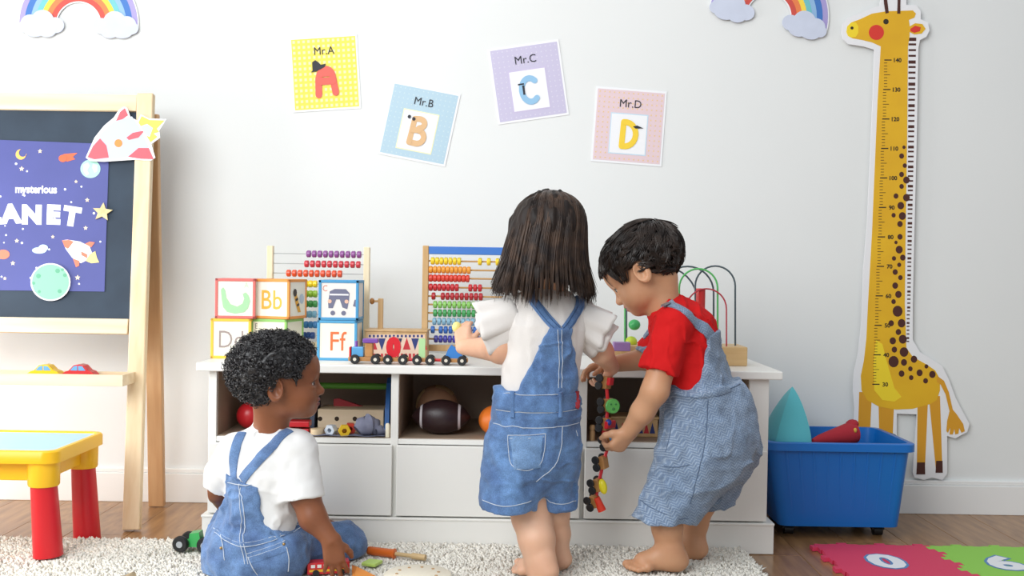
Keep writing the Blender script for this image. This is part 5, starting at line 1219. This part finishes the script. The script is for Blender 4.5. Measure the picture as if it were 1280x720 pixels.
panelcut(vo1, fr1, ([tb_(660), tb_(640), tb_(620), tb_(598)], [.14, .062, .048, .042], .010), .0075, vt1, tb_(670), tb_(592))
vo1.cut((0, 0, RZ+.002), (0, 0, -1))
vo1.wrinkle(.005, 30, 8, (1, 1, 1.4)).wrinkle(.002, 70, 3).folds(.006, 22, 5, (.8, .8, 1.5))
ov1 = vol_obj('overalls', vo1, dn1, b1)
H1 = lambda x, y: vo1.hit(x, y, 2.45); T1 = lambda x, y: vt1.hit(x, y, 2.45)
over = lambda: None
mb = MB(); band(mb, vt1, [T1(303, 600), T1(324, 574), T1(345, 551), T1(362, 538)], .023, .004, 22)
obj('strap', mb, dn1, b1, smooth=True)
mb = MB(); band(mb, vt1, [T1(292, 600), T1(292, 578), T1(296, 556), T1(303, 541)], .022, .004, 20)
obj('strap', mb, dn1, b1, smooth=True)
sm_ = MB()
for pts in ([(300, 600), (301, 640), (300, 668), (306, 705)], [(304, 600), (305, 640), (304, 668), (310, 705)], [(285, 603), (308, 607), (326, 604)], [(267, 660), (300, 678), (340, 671), (374, 655)], [(268, 665), (300, 683), (340, 676), (375, 660)],
            [(309, 692), (335, 684), (356, 676)], [(310, 697), (336, 689), (357, 681)], [(310, 696), (316, 710), (322, 719)], [(357, 682), (361, 698), (360, 714)], [(276, 668), (279, 685), (281, 700)], [(340, 640), (346, 655), (350, 668)]):
    stitch(sm_, vo1, [H1(x, y) for x, y in pts])
obj('stitching', sm_, stm, ov1, kind='stuff')
mb = MB(); band(mb, vo1, [H1(x, y) for x, y in ((268, 662), (300, 680), (340, 673), (374, 657))], .012, .002, 24); obj('waist_seam', mb, dn1, ov1, smooth=True)
mb = MB(); band(mb, vo1, [H1(x, y) for x, y in ((311, 696), (335, 689), (357, 680))], .030, .0018, 16); obj('back_pocket', mb, dn1, ov1, smooth=True)
for x, y in ((355, 680), (277, 685)):
    p = H1(x, y); n_ = V(vo1.grad([list(p)])[0]); obj('rivet', MB().ell(p+n_*.002, .0035, 10), brass, ov1, smooth=True)

# =================================================================== girl
skg = mat('skin_light', 'E3B598', .5, col2='D9A688', vscale=12, sss=.15, bump=.04, bscale=250); lipg = mat('lips_pink', 'C87870', .45)
YG = 2.47
gp, gwa, gch, gnk = P(668, 560, YG), P(672, 492, YG), P(682, 408, YG), P(686, 358, YG)
g1 = thing('person', 'standing girl with long dark hair, white ruffled blouse and denim dungaree shorts, seen from behind', 'person', (gp.x, gp.y, RZ))
frg = Fr(gp, (-.34, .94, 0), gch-gp); frg.u = (gch-gp).normalized()
hg = Fr(P(684, 296, YG+.01), (-.30, .93, -.20), (0.0, .2, 1)); sg = 1.04
gl_, gr_ = P(640, 388, YG-.01), P(728, 392, YG+.02)
lo = (P(540, 500, YG).x, 2.27, .0); hi = (P(790, 500, YG).x, 2.82, P(684, 210, YG).z)
eL, wL = P(626, 436, 2.46), P(580, 434, 2.64); eR, wR = P(752, 440, 2.53), P(765, 459, 2.585)
kL, aL, kR, aR = P(665, 646, 2.48), P(679, 737, 2.43), P(692, 640, 2.52), P(695, 700, 2.525)
vg = Vol(lo, hi, .0026)
head(vg, hg, sg); vg.cone(hg.p(-.025, 0, -.05), gnk, .032, .034, .02)
vg.cone(gp, gwa, .088, .080, .02, flat=frg.f, q=.78).cone(gwa, gch, .08, .078, .02, flat=frg.f, q=.78).cone(gch, gnk, .07, .034, .02, flat=frg.f, q=.8).cone(gl_, gr_, .026, .026, .02)
vg.chain([gl_, eL, wL], [.032, .033, .0185]); vg.chain([gr_, eR, wR], [.030, .027, .018])
vg.cone(P(648, 562, 2.47), kL, .062, .046, .02).chain([kL, P(671, 674, 2.45), aL], [.046, .041, .025]); vg.cone(P(693, 562, 2.50), kR, .052, .037, .02).chain([kR, P(695, 668, 2.53), aR], [.036, .033, .0215])
hand(vg, wL, (-.10, .35, .9), (.35, .9, -.3), False, (.45, .5, .5, .55), .6, .92, .05); hand(vg, wR, (-.35, .25, -.75), (-.8, .3, .3), True, (.55, .6, .65, .7), .7, .92, .04)
foot(vg, V((aL.x, aL.y, RZ+.05)), (-.75, .6), RZ+.001, -1, .95); vg.cone(aL, V((aL.x, aL.y, RZ+.045)), .025, .024, .01)
foot(vg, V((aR.x, aR.y, RZ+.05)), (-.96, .25), RZ+.001, 1, .95); vg.cone(aR, V((aR.x, aR.y, RZ+.045)), .022, .022, .01)
selg = lambda c: (lambda f, l, u: (f > .066*sg) & (np.abs(l) < .0165*sg) & (u > -.0665*sg) & (u < -.0475*sg))(*hg.loc(c))
vol_obj('body', vg, [skg, lipg], g1, selg)
hbr = mat('hair_brown', '1A1311', .5, spec=.25, col2='261B16', vscale=30)
face_parts(g1, hg, sg, mat('iris_dark', '2A1810', .15), mat('brow_brown', '241A17', .8))
# blouse
bw = mat('blouse_white', 'DFDAD6', .85, bump=.3, bscale=500, sheen=.1)
vbl = Vol(lo, hi, .003)
shirt_base(vbl, frg, gwa-V((0, 0, .02)), gch, gnk, gl_+V((0, 0, -.004)), gr_+V((0, 0, -.004)), .092, .092, .80, .036)
vbl.cone(gnk+V((0, .0, .012)), gnk+V((0, .0, .06)), .035, .038, .006, op='s')
vbl.wrinkle(.004, 28, 9, (1.4, 1.4, .5)).wrinkle(.0018, 70, 2, (1, 1, .6)).folds(.005, 20, 3, (1.6, 1.6, .5))
blo = vol_obj('blouse', vbl, bw, g1)
def ruffle(A, B, r0, r1, seed, waves=9, amp=.006):
    A, B = V(A), V(B); d = (B-A).normalized(); x = d.orthogonal().normalized(); y = d.cross(x); n, m_ = 96, 9; vs = []
    rg_ = random.Random(seed); ph = rg_.random()*6
    for j in range(m_+1):
        t = j/m_
        for i in range(n):
            a = 2*PI*i/n; w_ = amp*t*(math.sin(waves*a+ph)+.5*math.sin((waves+4)*a+ph*2)); r = r0+(r1-r0)*t**.8+w_
            vs.append(A+d*((B-A).length*t+.4*w_)+(x*math.cos(a)+y*math.sin(a))*r)
    fs = [(j*n+i, j*n+(i+1) % n, (j+1)*n+(i+1) % n, (j+1)*n+i) for j in range(m_) for i in range(n)]
    o = obj('ruffle_sleeve', MB().add(vs, fs), bw, g1, smooth=True)
    md = o.modifiers.new('thickness', 'SOLIDIFY'); md.thickness = .0022; md.offset = 0
    return o
ruffle(P(646, 402, YG-.01), P(606, 420, YG+.0), .042, .052, 1, 5, .004); ruffle(P(650, 392, YG-.015), P(602, 407, YG-.01), .040, .052, 2, 4, .006)
ruffle(P(722, 402, YG+.02), P(754, 426, YG+.035), .042, .046, 3, 5, .004); ruffle(P(720, 396, YG+.015), P(755, 414, YG+.025), .040, .048, 4, 4, .006)
p = vbl.hit(697, 367, YG); obj('button', MB().ell(p, (.0035, .003, .0035), 10), mat('button_brown', '9A7B62', .4), g1, smooth=True)
# dungaree shorts
dng = denim('denim_mid', '5683BA', '2A558E')
vgo = Vol(lo, hi, .003)
vgo.cone(gp+V((0, 0, .0)), gwa, .108, .102, .02, flat=frg.f, q=.80)
vgo.sleeve(P(646, 560, 2.455), P(635, 635, 2.445), .072, .066, (-.05, 0, -1), .025); vgo.sleeve(P(688, 560, 2.49), P(693, 634, 2.505), .064, .055, (.03, 0, -1), .025)
tg = lambda y: (P(676, y, YG)-gp).dot(frg.u)
X, Y_, Z_ = vgo.grid(); t = (X-gp.x)*frg.u.x+(Y_-gp.y)*frg.u.y+(Z_-gp.z)*frg.u.z; vgo.f = np.maximum(vgo.f, t-tg(488))
panelcut(vgo, frg, ([tg(495), tg(487), tg(460), tg(430), tg(405)], [.088, .076, .060, .040, .028], -.004), .0065, vbl, tg(500), tg(406))
vgo.ell(P(670, 603, 2.455), (.03, .05, .035), None, .02); vgo.wrinkle(.0045, 30, 12, (1, 1, 1.2)).wrinkle(.002, 75, 3).folds(.006, 20, 13, (.8, .8, 1.5))
gov = vol_obj('dungaree_shorts', vgo, dng, g1)
HG = lambda x, y: vgo.hit(x, y, YG); TG = lambda x, y: vbl.hit(x, y, YG)
for pts in ([(697, 412), (682, 396), (665, 374), (645, 352)], [(706, 412), (716, 398), (724, 384), (731, 368)]):
    hp = [q for q in (TG(x, y) for x, y in pts) if q.x < 5]; e_ = hp[-1]
    over = [V(vbl.proj([list(e_+V(o))])[0]) for o in ((0, .030, .012), (.0, .065, .0), (.0, .09, -.035), (.0, .10, -.08))]
    mb = MB(); band(mb, vbl, hp+over, .021, .005, 40); st_ = obj('strap', mb, dng, g1, smooth=True)
    sm_ = MB()
    for dx in (-3.6, 3.6): stitch(sm_, vbl, [TG(x+dx, y) for x, y in pts], .0056, .0007)
    obj('stitching', sm_, mat('stitch_dark', '2C4C78', .8), st_, kind='stuff')
sm_ = MB()
for pts in ([(697, 412), (699, 450), (698, 485)], [(702, 412), (703, 450), (702, 485)], [(622, 491), (660, 494), (700, 493), (724, 489)], [(620, 512), (660, 516), (700, 515), (724, 511)], [(617, 529), (660, 535), (700, 533), (724, 528)], [(703, 533), (700, 565), (688, 588), (670, 602)],
            [(635, 544), (660, 544), (682, 542)], [(637, 548), (660, 548), (680, 546)], [(635, 544), (637, 575), (645, 585), (660, 588), (675, 580), (680, 565), (682, 542)], [(720, 538), (722, 545)], [(603, 625), (630, 633), (664, 626)], [(674, 626), (698, 630), (720, 626)]):
    stitch(sm_, vgo, [HG(x, y) for x, y in pts], .0008, .0009)
obj('stitching', sm_, stm, gov, kind='stuff')
mb = MB(); band(mb, vgo, [HG(x, y) for x, y in ((620, 500), (645, 504), (675, 505), (705, 504), (724, 499))], .036, .003, 28, 6); obj('waistband', mb, dng, gov, smooth=True)
for x in (641, 700): mb = MB(); band(mb, vgo, [HG(x, 490), HG(x, 505), HG(x, 522)], .010, .006, 10); obj('belt_loop', mb, dng, gov, smooth=True)
mb = MB(); band(mb, vgo, [HG(659, 545), HG(659, 565), HG(659, 586)], (.078, .060), .002, 12, 8); obj('back_pocket', mb, denim('denim_fade', '7096C4', '5580B4'), gov, smooth=True)
mb = MB(); band(mb, vgo, [HG(721, 489), HG(721, 500), HG(720, 510)], .013, .0045, 8); obj('side_label', mb, mat('label_red', 'A02A34', .7), gov, smooth=True)
# long hair
vh = Vol(hg.o-V((.16, .16, .20)), hg.o+V((.16, .16, .15)), .003)
vh.ell(hg.p(-.012*sg, 0, .020*sg), [.0905*sg+.007, .0735*sg+.005, .0705*sg+.007], hg.M, 0)
hd0, hd1 = P(683, 300, YG-.01), P(680, 345, YG-.02)
vh.cone(P(683, 292, YG-.005), hd1, .080, .100, .03, flat=(-.3, .95, 0), q=.86)
vh.cone(hg.p(.075, 0, .015), hg.p(.10, 0, -.10), .048, .06, .01, op='s'); vh.cone(P(682, 392, YG-.02), P(682, 372, YG-.02), .118, .09, .012, op='s')
vh.wrinkle(.006, 60, 5, (1, 1, .12)).wrinkle(.003, 130, 8, (1, 1, .15))
ho = vol_obj('hair', vh, hbr, g1, None, None, 1)
rng = np.random.RandomState(5); crown = hg.p(-.02, 0, .10)
def gst(i):
    a = rng.uniform(0, 2*PI)
    if abs(((a+PI) % (2*PI))-PI) < .95: return None       # face opening (a = 0 is forward)
    jit = rng.uniform(-.0065, .0025)+.004*math.sin(a*23+rng.uniform(-.5, .5)); zb = P(680, 365, YG).z+rng.normal(0, .010)-.010*math.sin(a*3); pts = []
    part = rng.uniform(-.2, .6); st_ = rng.uniform(.0, .25)
    dirv = hg.f*math.cos(a)+hg.l*math.sin(a); hf = V((-.3, .95, 0)).normalized(); hl_ = V((-.95, -.3, 0)).normalized(); hd = hf*math.cos(a)+hl_*math.sin(a)
    ag = (math.floor(a*9.5)+.5)/9.5; flare = rng.uniform(-.006, .010)+.006*math.sin(ag*37); ks = np.linspace(st_, 1, 15)
    for q in ks:
        ph = min(q/.5, 1)*PI/2
        p = hg.p(-.012*sg, 0, .02*sg)+hg.f*(math.cos(a)*(.0905*sg+.009)*math.sin(ph))+hg.l*(math.sin(a)*(.0735*sg+.007)*math.sin(ph))+hg.u*((.0705*sg+.009)*math.cos(ph))
        if q > .30:
            w_ = (q-.30)/.70; ax_ = hd0.lerp(V((hd1.x, hd1.y, zb)), w_); R_ = .086+.022*w_+flare*max(0, w_-.6)/.4; w2_ = min(1, w_*1.5); w2_ = w2_*w2_*(3-2*w2_); ae = a+(ag-a)*.55*w_*w_
            ring = V((ax_.x, ax_.y, 0))+hf*(math.cos(ae)*R_*.90)+hl_*(math.sin(ae)*R_); zt_ = p.z if w_ <= 0 else (1-w_)*(hd0.z+.030)+w_*zb
            p = p.lerp(V((ring.x, ring.y, zt_)), w2_)
        pts.append(list(p+hd*(jit*.6)))
    return np.array(pts, np.float32)
strands('hair_strands', ho, range(4200), 15, gst, .00105, mat('hair_strand', '211714', .36, spec=.4, col2='4C3729', vscale=35))
# yellow toy in her left hand
yp = P(571, 409, 2.665)
tag(obj('toy_bead', MB().ell(yp, (.012, .012, .014), 16), mat('bead_lemon', 'EDE08A', .35), smooth=True), 'pale yellow bead held in the girl left hand', 'bead')

# =================================================================== standing boy
sk2 = mat('skin_tan', 'CF9C78', .5, col2='C48E6A', vscale=12, sss=.15, bump=.04, bscale=250); lip2 = mat('lips_rose', 'B8706A', .45)
YB = 2.57
p2, w2, c2, n2 = P(886, 545, YB), P(873, 480, YB), P(852, 418, YB), P(829, 382, YB)
b2 = thing('person', 'standing boy in red T-shirt and grey blue overalls, bending over a hanging toy train', 'person', (p2.x, p2.y, RZ))
fr2 = Fr(p2, (-.88, .36, .25), c2-p2); fr2.u = (c2-p2).normalized(); fr2.f = (fr2.f-fr2.u*fr2.f.dot(fr2.u)).normalized(); fr2.l = fr2.u.cross(fr2.f)
cs, sn = math.cos(math.radians(36)), math.sin(math.radians(36)); hz_ = V((-math.cos(math.radians(20)), math.sin(math.radians(20)), 0))
h2 = Fr(P(802, 335, YB+.01), hz_*cs+Zs*-sn, hz_*sn+Zs*cs); s2 = 1.04
sl2, sr2 = P(842, 404, 2.495), P(838, 408, 2.645)
lo = (P(715, 500, YB).x, 2.36, 0.0); hi = (P(960, 500, YB).x, 2.80, P(800, 268, YB).z)
eL2, wL2, eR2, wR2 = P(819, 488, 2.475), P(786, 540, 2.53), P(812, 448, 2.67), P(762, 456, 2.635)
kL2, aL2, kR2, aR2 = P(832, 635, 2.52), P(838, 697, 2.515), P(876, 625, 2.63), P(866, 688, 2.64)
v2 = Vol(lo, hi, .0026)
head(v2, h2, s2); v2.cone(h2.p(-.03, 0, -.05), n2, .034, .037, .02)
v2.cone(p2, w2, .080, .070, .02, flat=fr2.f, q=.8).cone(w2, c2, .07, .068, .02, flat=fr2.f, q=.8).cone(c2, n2, .06, .037, .02, flat=fr2.f, q=.9).cone(sl2, sr2, .028, .028, .02)
v2.chain([sl2, eL2, P(803, 515, 2.50), wL2], [.034, .031, .027, .0195]); v2.chain([sr2, eR2, wR2], [.033, .029, .0185])
hand(v2, wL2, (-.55, .10, -.72), (-.55, .75, .1), False, (.75, .8, .85, .9), .8, 1.0, .03); hand(v2, wR2, (-.9, -.1, -.15), (-.1, -.2, -.9), True, (.4, .45, .5, .55), .6, .95, .05)
v2.cone(P(880, 560, 2.54), kL2, .082, .045, .02).chain([kL2, P(834, 660, 2.517), aL2], [.042, .035, .0265]); v2.cone(P(900, 560, 2.62), kR2, .08, .040, .02).chain([kR2, P(869, 655, 2.64), aR2], [.038, .030, .0225])
foot(v2, V((aL2.x, aL2.y, RZ+.05)), (-.99, -.10), RZ+.001, -1, 1.08); foot(v2, V((aR2.x, aR2.y, RZ+.05)), (-.9, .42), RZ+.001, 1, .95)
v2.cone(aL2, V((aL2.x, aL2.y, RZ+.045)), .0265, .025, .01).cone(aR2, V((aR2.x, aR2.y, RZ+.045)), .0225, .022, .01)
selb = lambda c: (lambda f, l, u: (f > .066*s2) & (np.abs(l) < .0165*s2) & (u > -.0665*s2) & (u < -.0475*s2))(*h2.loc(c))
vol_obj('body', v2, [sk2, lip2], b2, selb)
face_parts(b2, h2, s2, mat('iris_dark', '2A1810', .15), mat('brow_dark', '2A1E18', .8))
hl2 = hairline(h2, s2); cap = Vol(h2.o-V((.15, .15, .13)), h2.o+V((.15, .15, .15)), .003)
hair_cap(cap, h2, s2, .005, hl2); cap.wrinkle(.004, 70, 3)
hbk = mat('hair_dark', '181312', .5, spec=.25)
ho2 = vol_obj('hair', cap, hbk, b2, None, None, 1)
rng = np.random.RandomState(9); rts = []; E3 = np.array([.0985, .0815, .0785])*s2; hc2 = np.array(h2.p(-.014*s2, 0, .02*s2)); M2 = np.array(h2.M); wh_ = np.array([-.75, .1, .65])
gd = []
def bpath(d, L, lift, flow):
    pts = []; q = d.copy()
    for k in range(9):
        t = k/8; r = 1.0+.02+lift*t*(1.25-.75*t); pts.append(hc2+(q*E3*r) @ M2); q = q+flow*L/8; q = q/np.linalg.norm(q)
    return np.array(pts)
def bflow(d, n):
    fl = d-wh_*(d @ wh_)/(wh_ @ wh_); fl = fl/max(np.linalg.norm(fl), 1e-6)
    if d[0] > .2: fl = fl+np.array([.2, 0, -.7])
    return fl+np.array([.05, 0, -.25])+rng.normal(0, n, 3)
while len(rts) < 4200:
    d = rng.normal(size=3); d /= np.linalg.norm(d)
    if hl2((hc2+(d*E3) @ M2)[None])[0] > (.003 if d[0] > 0 else .014):
        rts.append(d)
        if len(gd) < 260: gd.append((d, bpath(d, rng.uniform(.45, .95), rng.uniform(.02, .19), bflow(d, .32))))
gdir = np.array([g[0] for g in gd])
def bst(d):
    g = gd[int(np.argmax(gdir @ d))]; own = bpath(d, rng.uniform(.4, .9), rng.uniform(.02, .12), bflow(d, .15)); t = np.linspace(0, 1, 9)[:, None]**.8
    return own*(1-.82*t)+(g[1]+rng.normal(0, .0012, 3))*.82*t
strands('hair_strands', ho2, rts, 9, bst, .0011, mat('hair_strand_dark', '1C1513', .33, spec=.5, col2='35271F', vscale=35))
# red T-shirt
rd = mat('tshirt_red', 'CC1A1C', .85, bump=.12, bscale=700, spec=.2)
vr = Vol(lo, hi, .003)
vr.cone(w2-fr2.u*.05, c2, .088, .083, .02, flat=fr2.f, q=.86).cone(c2, n2-(n2-c2)*.1, .083, .044, .02).cone(sl2, sr2, .036, .036, .025)
vr.sleeve(sl2, P(824, 464, 2.482), .042, .045); vr.sleeve(sr2, P(818, 440, 2.668), .041, .043)
nd = (n2-c2).normalized(); vr.cone(n2+nd*.004, n2+nd*.06, .039, .044, .006, op='s')
vr.wrinkle(.004, 28, 14).wrinkle(.0018, 70, 7).folds(.006, 20, 6, (1.2, 1.2, .8))
vol_obj('tshirt', vr, rd, b2)
# overalls
hk = denim('denim_herringbone', 'A6B5C8', '8FA1B8', True)
v3 = Vol(lo, hi, .003)
v3.cone(p2+V((.004, 0, 0)), w2, .120, .100, .03, flat=fr2.f, q=.92)
v3.sleeve(P(878, 556, 2.545), P(829, 648, 2.515), .106, .065, (-.10, 0, -1), .03); v3.sleeve(P(905, 560, 2.62), P(882, 634, 2.632), .084, .050, (.2, 0, -1), .03)
v3.ell(P(905, 520, 2.58), (.072, .10, .10), None, .03)
t2 = lambda x, y: (P(x, y, YB)-p2).dot(fr2.u)
X, Y_, Z_ = v3.grid(); t = (X-p2.x)*fr2.u.x+(Y_-p2.y)*fr2.u.y+(Z_-p2.z)*fr2.u.z; v3.f = np.maximum(v3.f, t-t2(868, 488))
T0 = t2(868, 488)
panelcut(v3, fr2, ([T0-.02, T0, T0+.02, T0+.05, T0+.09, T0+.13], [.14, .098, .080, .066, .056, .046], .0), .007, vr, T0-.03, T0+.125)
v3.wrinkle(.006, 24, 21, (1, 1, .8)).wrinkle(.0022, 65, 4).folds(.008, 16, 17, (.9, .9, .9))
ov2 = vol_obj('overalls', v3, hk, b2)
H3 = lambda x, y: v3.hit(x, y, YB); TR_ = lambda x, y: vr.hit(x, y, YB)
fp = [V(vr.proj([list(TR_(820, 384)+V(o))])[0]) for o in ((-.055, .045, -.055), (-.032, .03, -.025))]
mb = MB(); band(mb, vr, fp+[TR_(x, y) for x, y in ((824, 382), (837, 381), (856, 390), (875, 406), (890, 424))], (.018, .034), .005, 26); obj('strap', mb, hk, b2, smooth=True)
p = TR_(834, 383); n_ = V(vr.grad([list(p)])[0])
obj('strap_buckle', MB().box(p+n_*.0065, (.024, .017, .003), .001, n_.to_track_quat('Z', 'Y').to_matrix()), mat('buckle_steel', '7F8892', .35, metal=.5), b2)
sm_ = MB()
for pts in ([(835, 480), (868, 492), (905, 488), (925, 480)], [(836, 485), (868, 497), (905, 493)], [(842, 512), (838, 540), (832, 565)], [(830, 582), (845, 584), (862, 581)], [(800, 625), (825, 640), (860, 648)], [(885, 500), (880, 560), (862, 630)]):
    stitch(sm_, v3, [H3(x, y) for x, y in pts], .0008, .0009)
obj('stitching', sm_, mat('stitch_grey', '5A6C86', .8), ov2, kind='stuff')
mb = MB(); band(mb, v3, [H3(x, y) for x, y in ((832, 486), (850, 491), (880, 494), (912, 486))], .014, .0025, 18); obj('waist_seam', mb, hk, ov2, smooth=True)

# =================================================================== train hanging from the children's hands
T2 = thing('hanging_train', 'wooden wagon train with green and yellow wheels dangling from the children hands', 'toy train', P(757, 560, 2.57))
tj = [(758, 478, -6, 'top'), (760, 506, 4, 'green'), (758, 530, -2, 'redblue'), (762, 552, 14, 'blue'), (754, 578, 10, 'none'), (748, 606, 14, 'yellow'), (744, 626, 24, 'red')]
Yh = 2.575
def hang(px, py, deg, kind, L=.030):
    c = P(px, py, Yh); a = math.radians(deg)
    M_ = Matrix.Rotation(-a, 3, 'Y') @ Matrix.Rotation(math.radians(-35), 3, 'Z')    # long axis = local z, wheels on local x side
    o = obj('wagon', MB().box(c, (.016, .024, L), .002, M_), twood, T2)
    for sz in (-1, 1):
        for sy in (-1, 1):
            wo = bpy.data.objects.new('wheel', whl); COL.objects.link(wo); wo.parent = o
            wo.location = c+M_ @ V((-.011, sy*.016, sz*L*.30))-rootloc(o); wo.rotation_euler = (M_ @ Matrix.Rotation(PI/2, 3, 'X')).to_euler(); wo.scale = (.8, .8, .8)
    q = lambda v: c+M_ @ V(v)
    if kind == 'green':
        Mx = Matrix.Translation(q((.016, -.006, -.002))) @ (Matrix.Rotation(.25, 4, 'Z') @ Matrix.Rotation(PI/2, 4, 'X'))
        g_ = obj('round_face', MB().lathe([(.0001, -.005), (.0155, -.005), (.018, -.002), (.018, .002), (.0155, .005), (.0001, .005)], 24, Mx), mat('train_green', '5DB35A', .35), o, smooth=True)
        dk_ = mat('train_dark_green', '2F7A3A', .4)
        for ex, ey, r in ((-.006, .005, .003), (.006, .005, .003), (0, -.006, .0045)):
            pc = Mx @ V((ex, ey, .0052)); obj('face_dot', MB().ell(pc, (r, .001, r*.8), 10), dk_, g_)
    elif kind == 'yellow':
        obj('yellow_egg', MB().ell(q((.014, -.004, -.004)), (.010, .010, .019), 18, M_), mat('train_yellow', 'F0E02A', .3), o, smooth=True)
    elif kind == 'red':
        obj('red_cone', MB().tube([q((.010, -.004, .008)), q((.010, -.004, -.026))], [.008, .0105], 16), mat('train_redor', 'DE3A22', .3), o, smooth=True)
    elif kind == 'redblue':
        obj('red_block', MB().box(q((.010, 0, 0)), (.010, .040, .018), .002, M_), mat('train_red', 'D4262E', .3), o); obj('blue_peg', MB().ell(q((.012, -.012, .006)), .008, 14), mat('train_navy', '2B3F9A', .35), o, smooth=True)
    elif kind == 'blue':
        obj('blue_block', MB().box(q((.013, -.002, .002)), (.012, .018, .020), .002, M_), mat('train_blue', '5FA5D8', .3), o)
    elif kind == 'top':
        obj('red_block', MB().box(q((.011, -.002, .004)), (.010, .020, .018), .002, M_), mat('train_red', 'D4262E', .3), o)
for a in tj: hang(*a)
for a, b in zip(tj, tj[1:]):
    pa, pb = P(a[0], a[1], Yh), P(b[0], b[1], Yh); d = (pb-pa).normalized()
    obj('coupling', MB().cyl(pa+d*.013, pb-d*.013, .0042, 10), mat('train_red', 'D4262E', .3), T2, smooth=True)
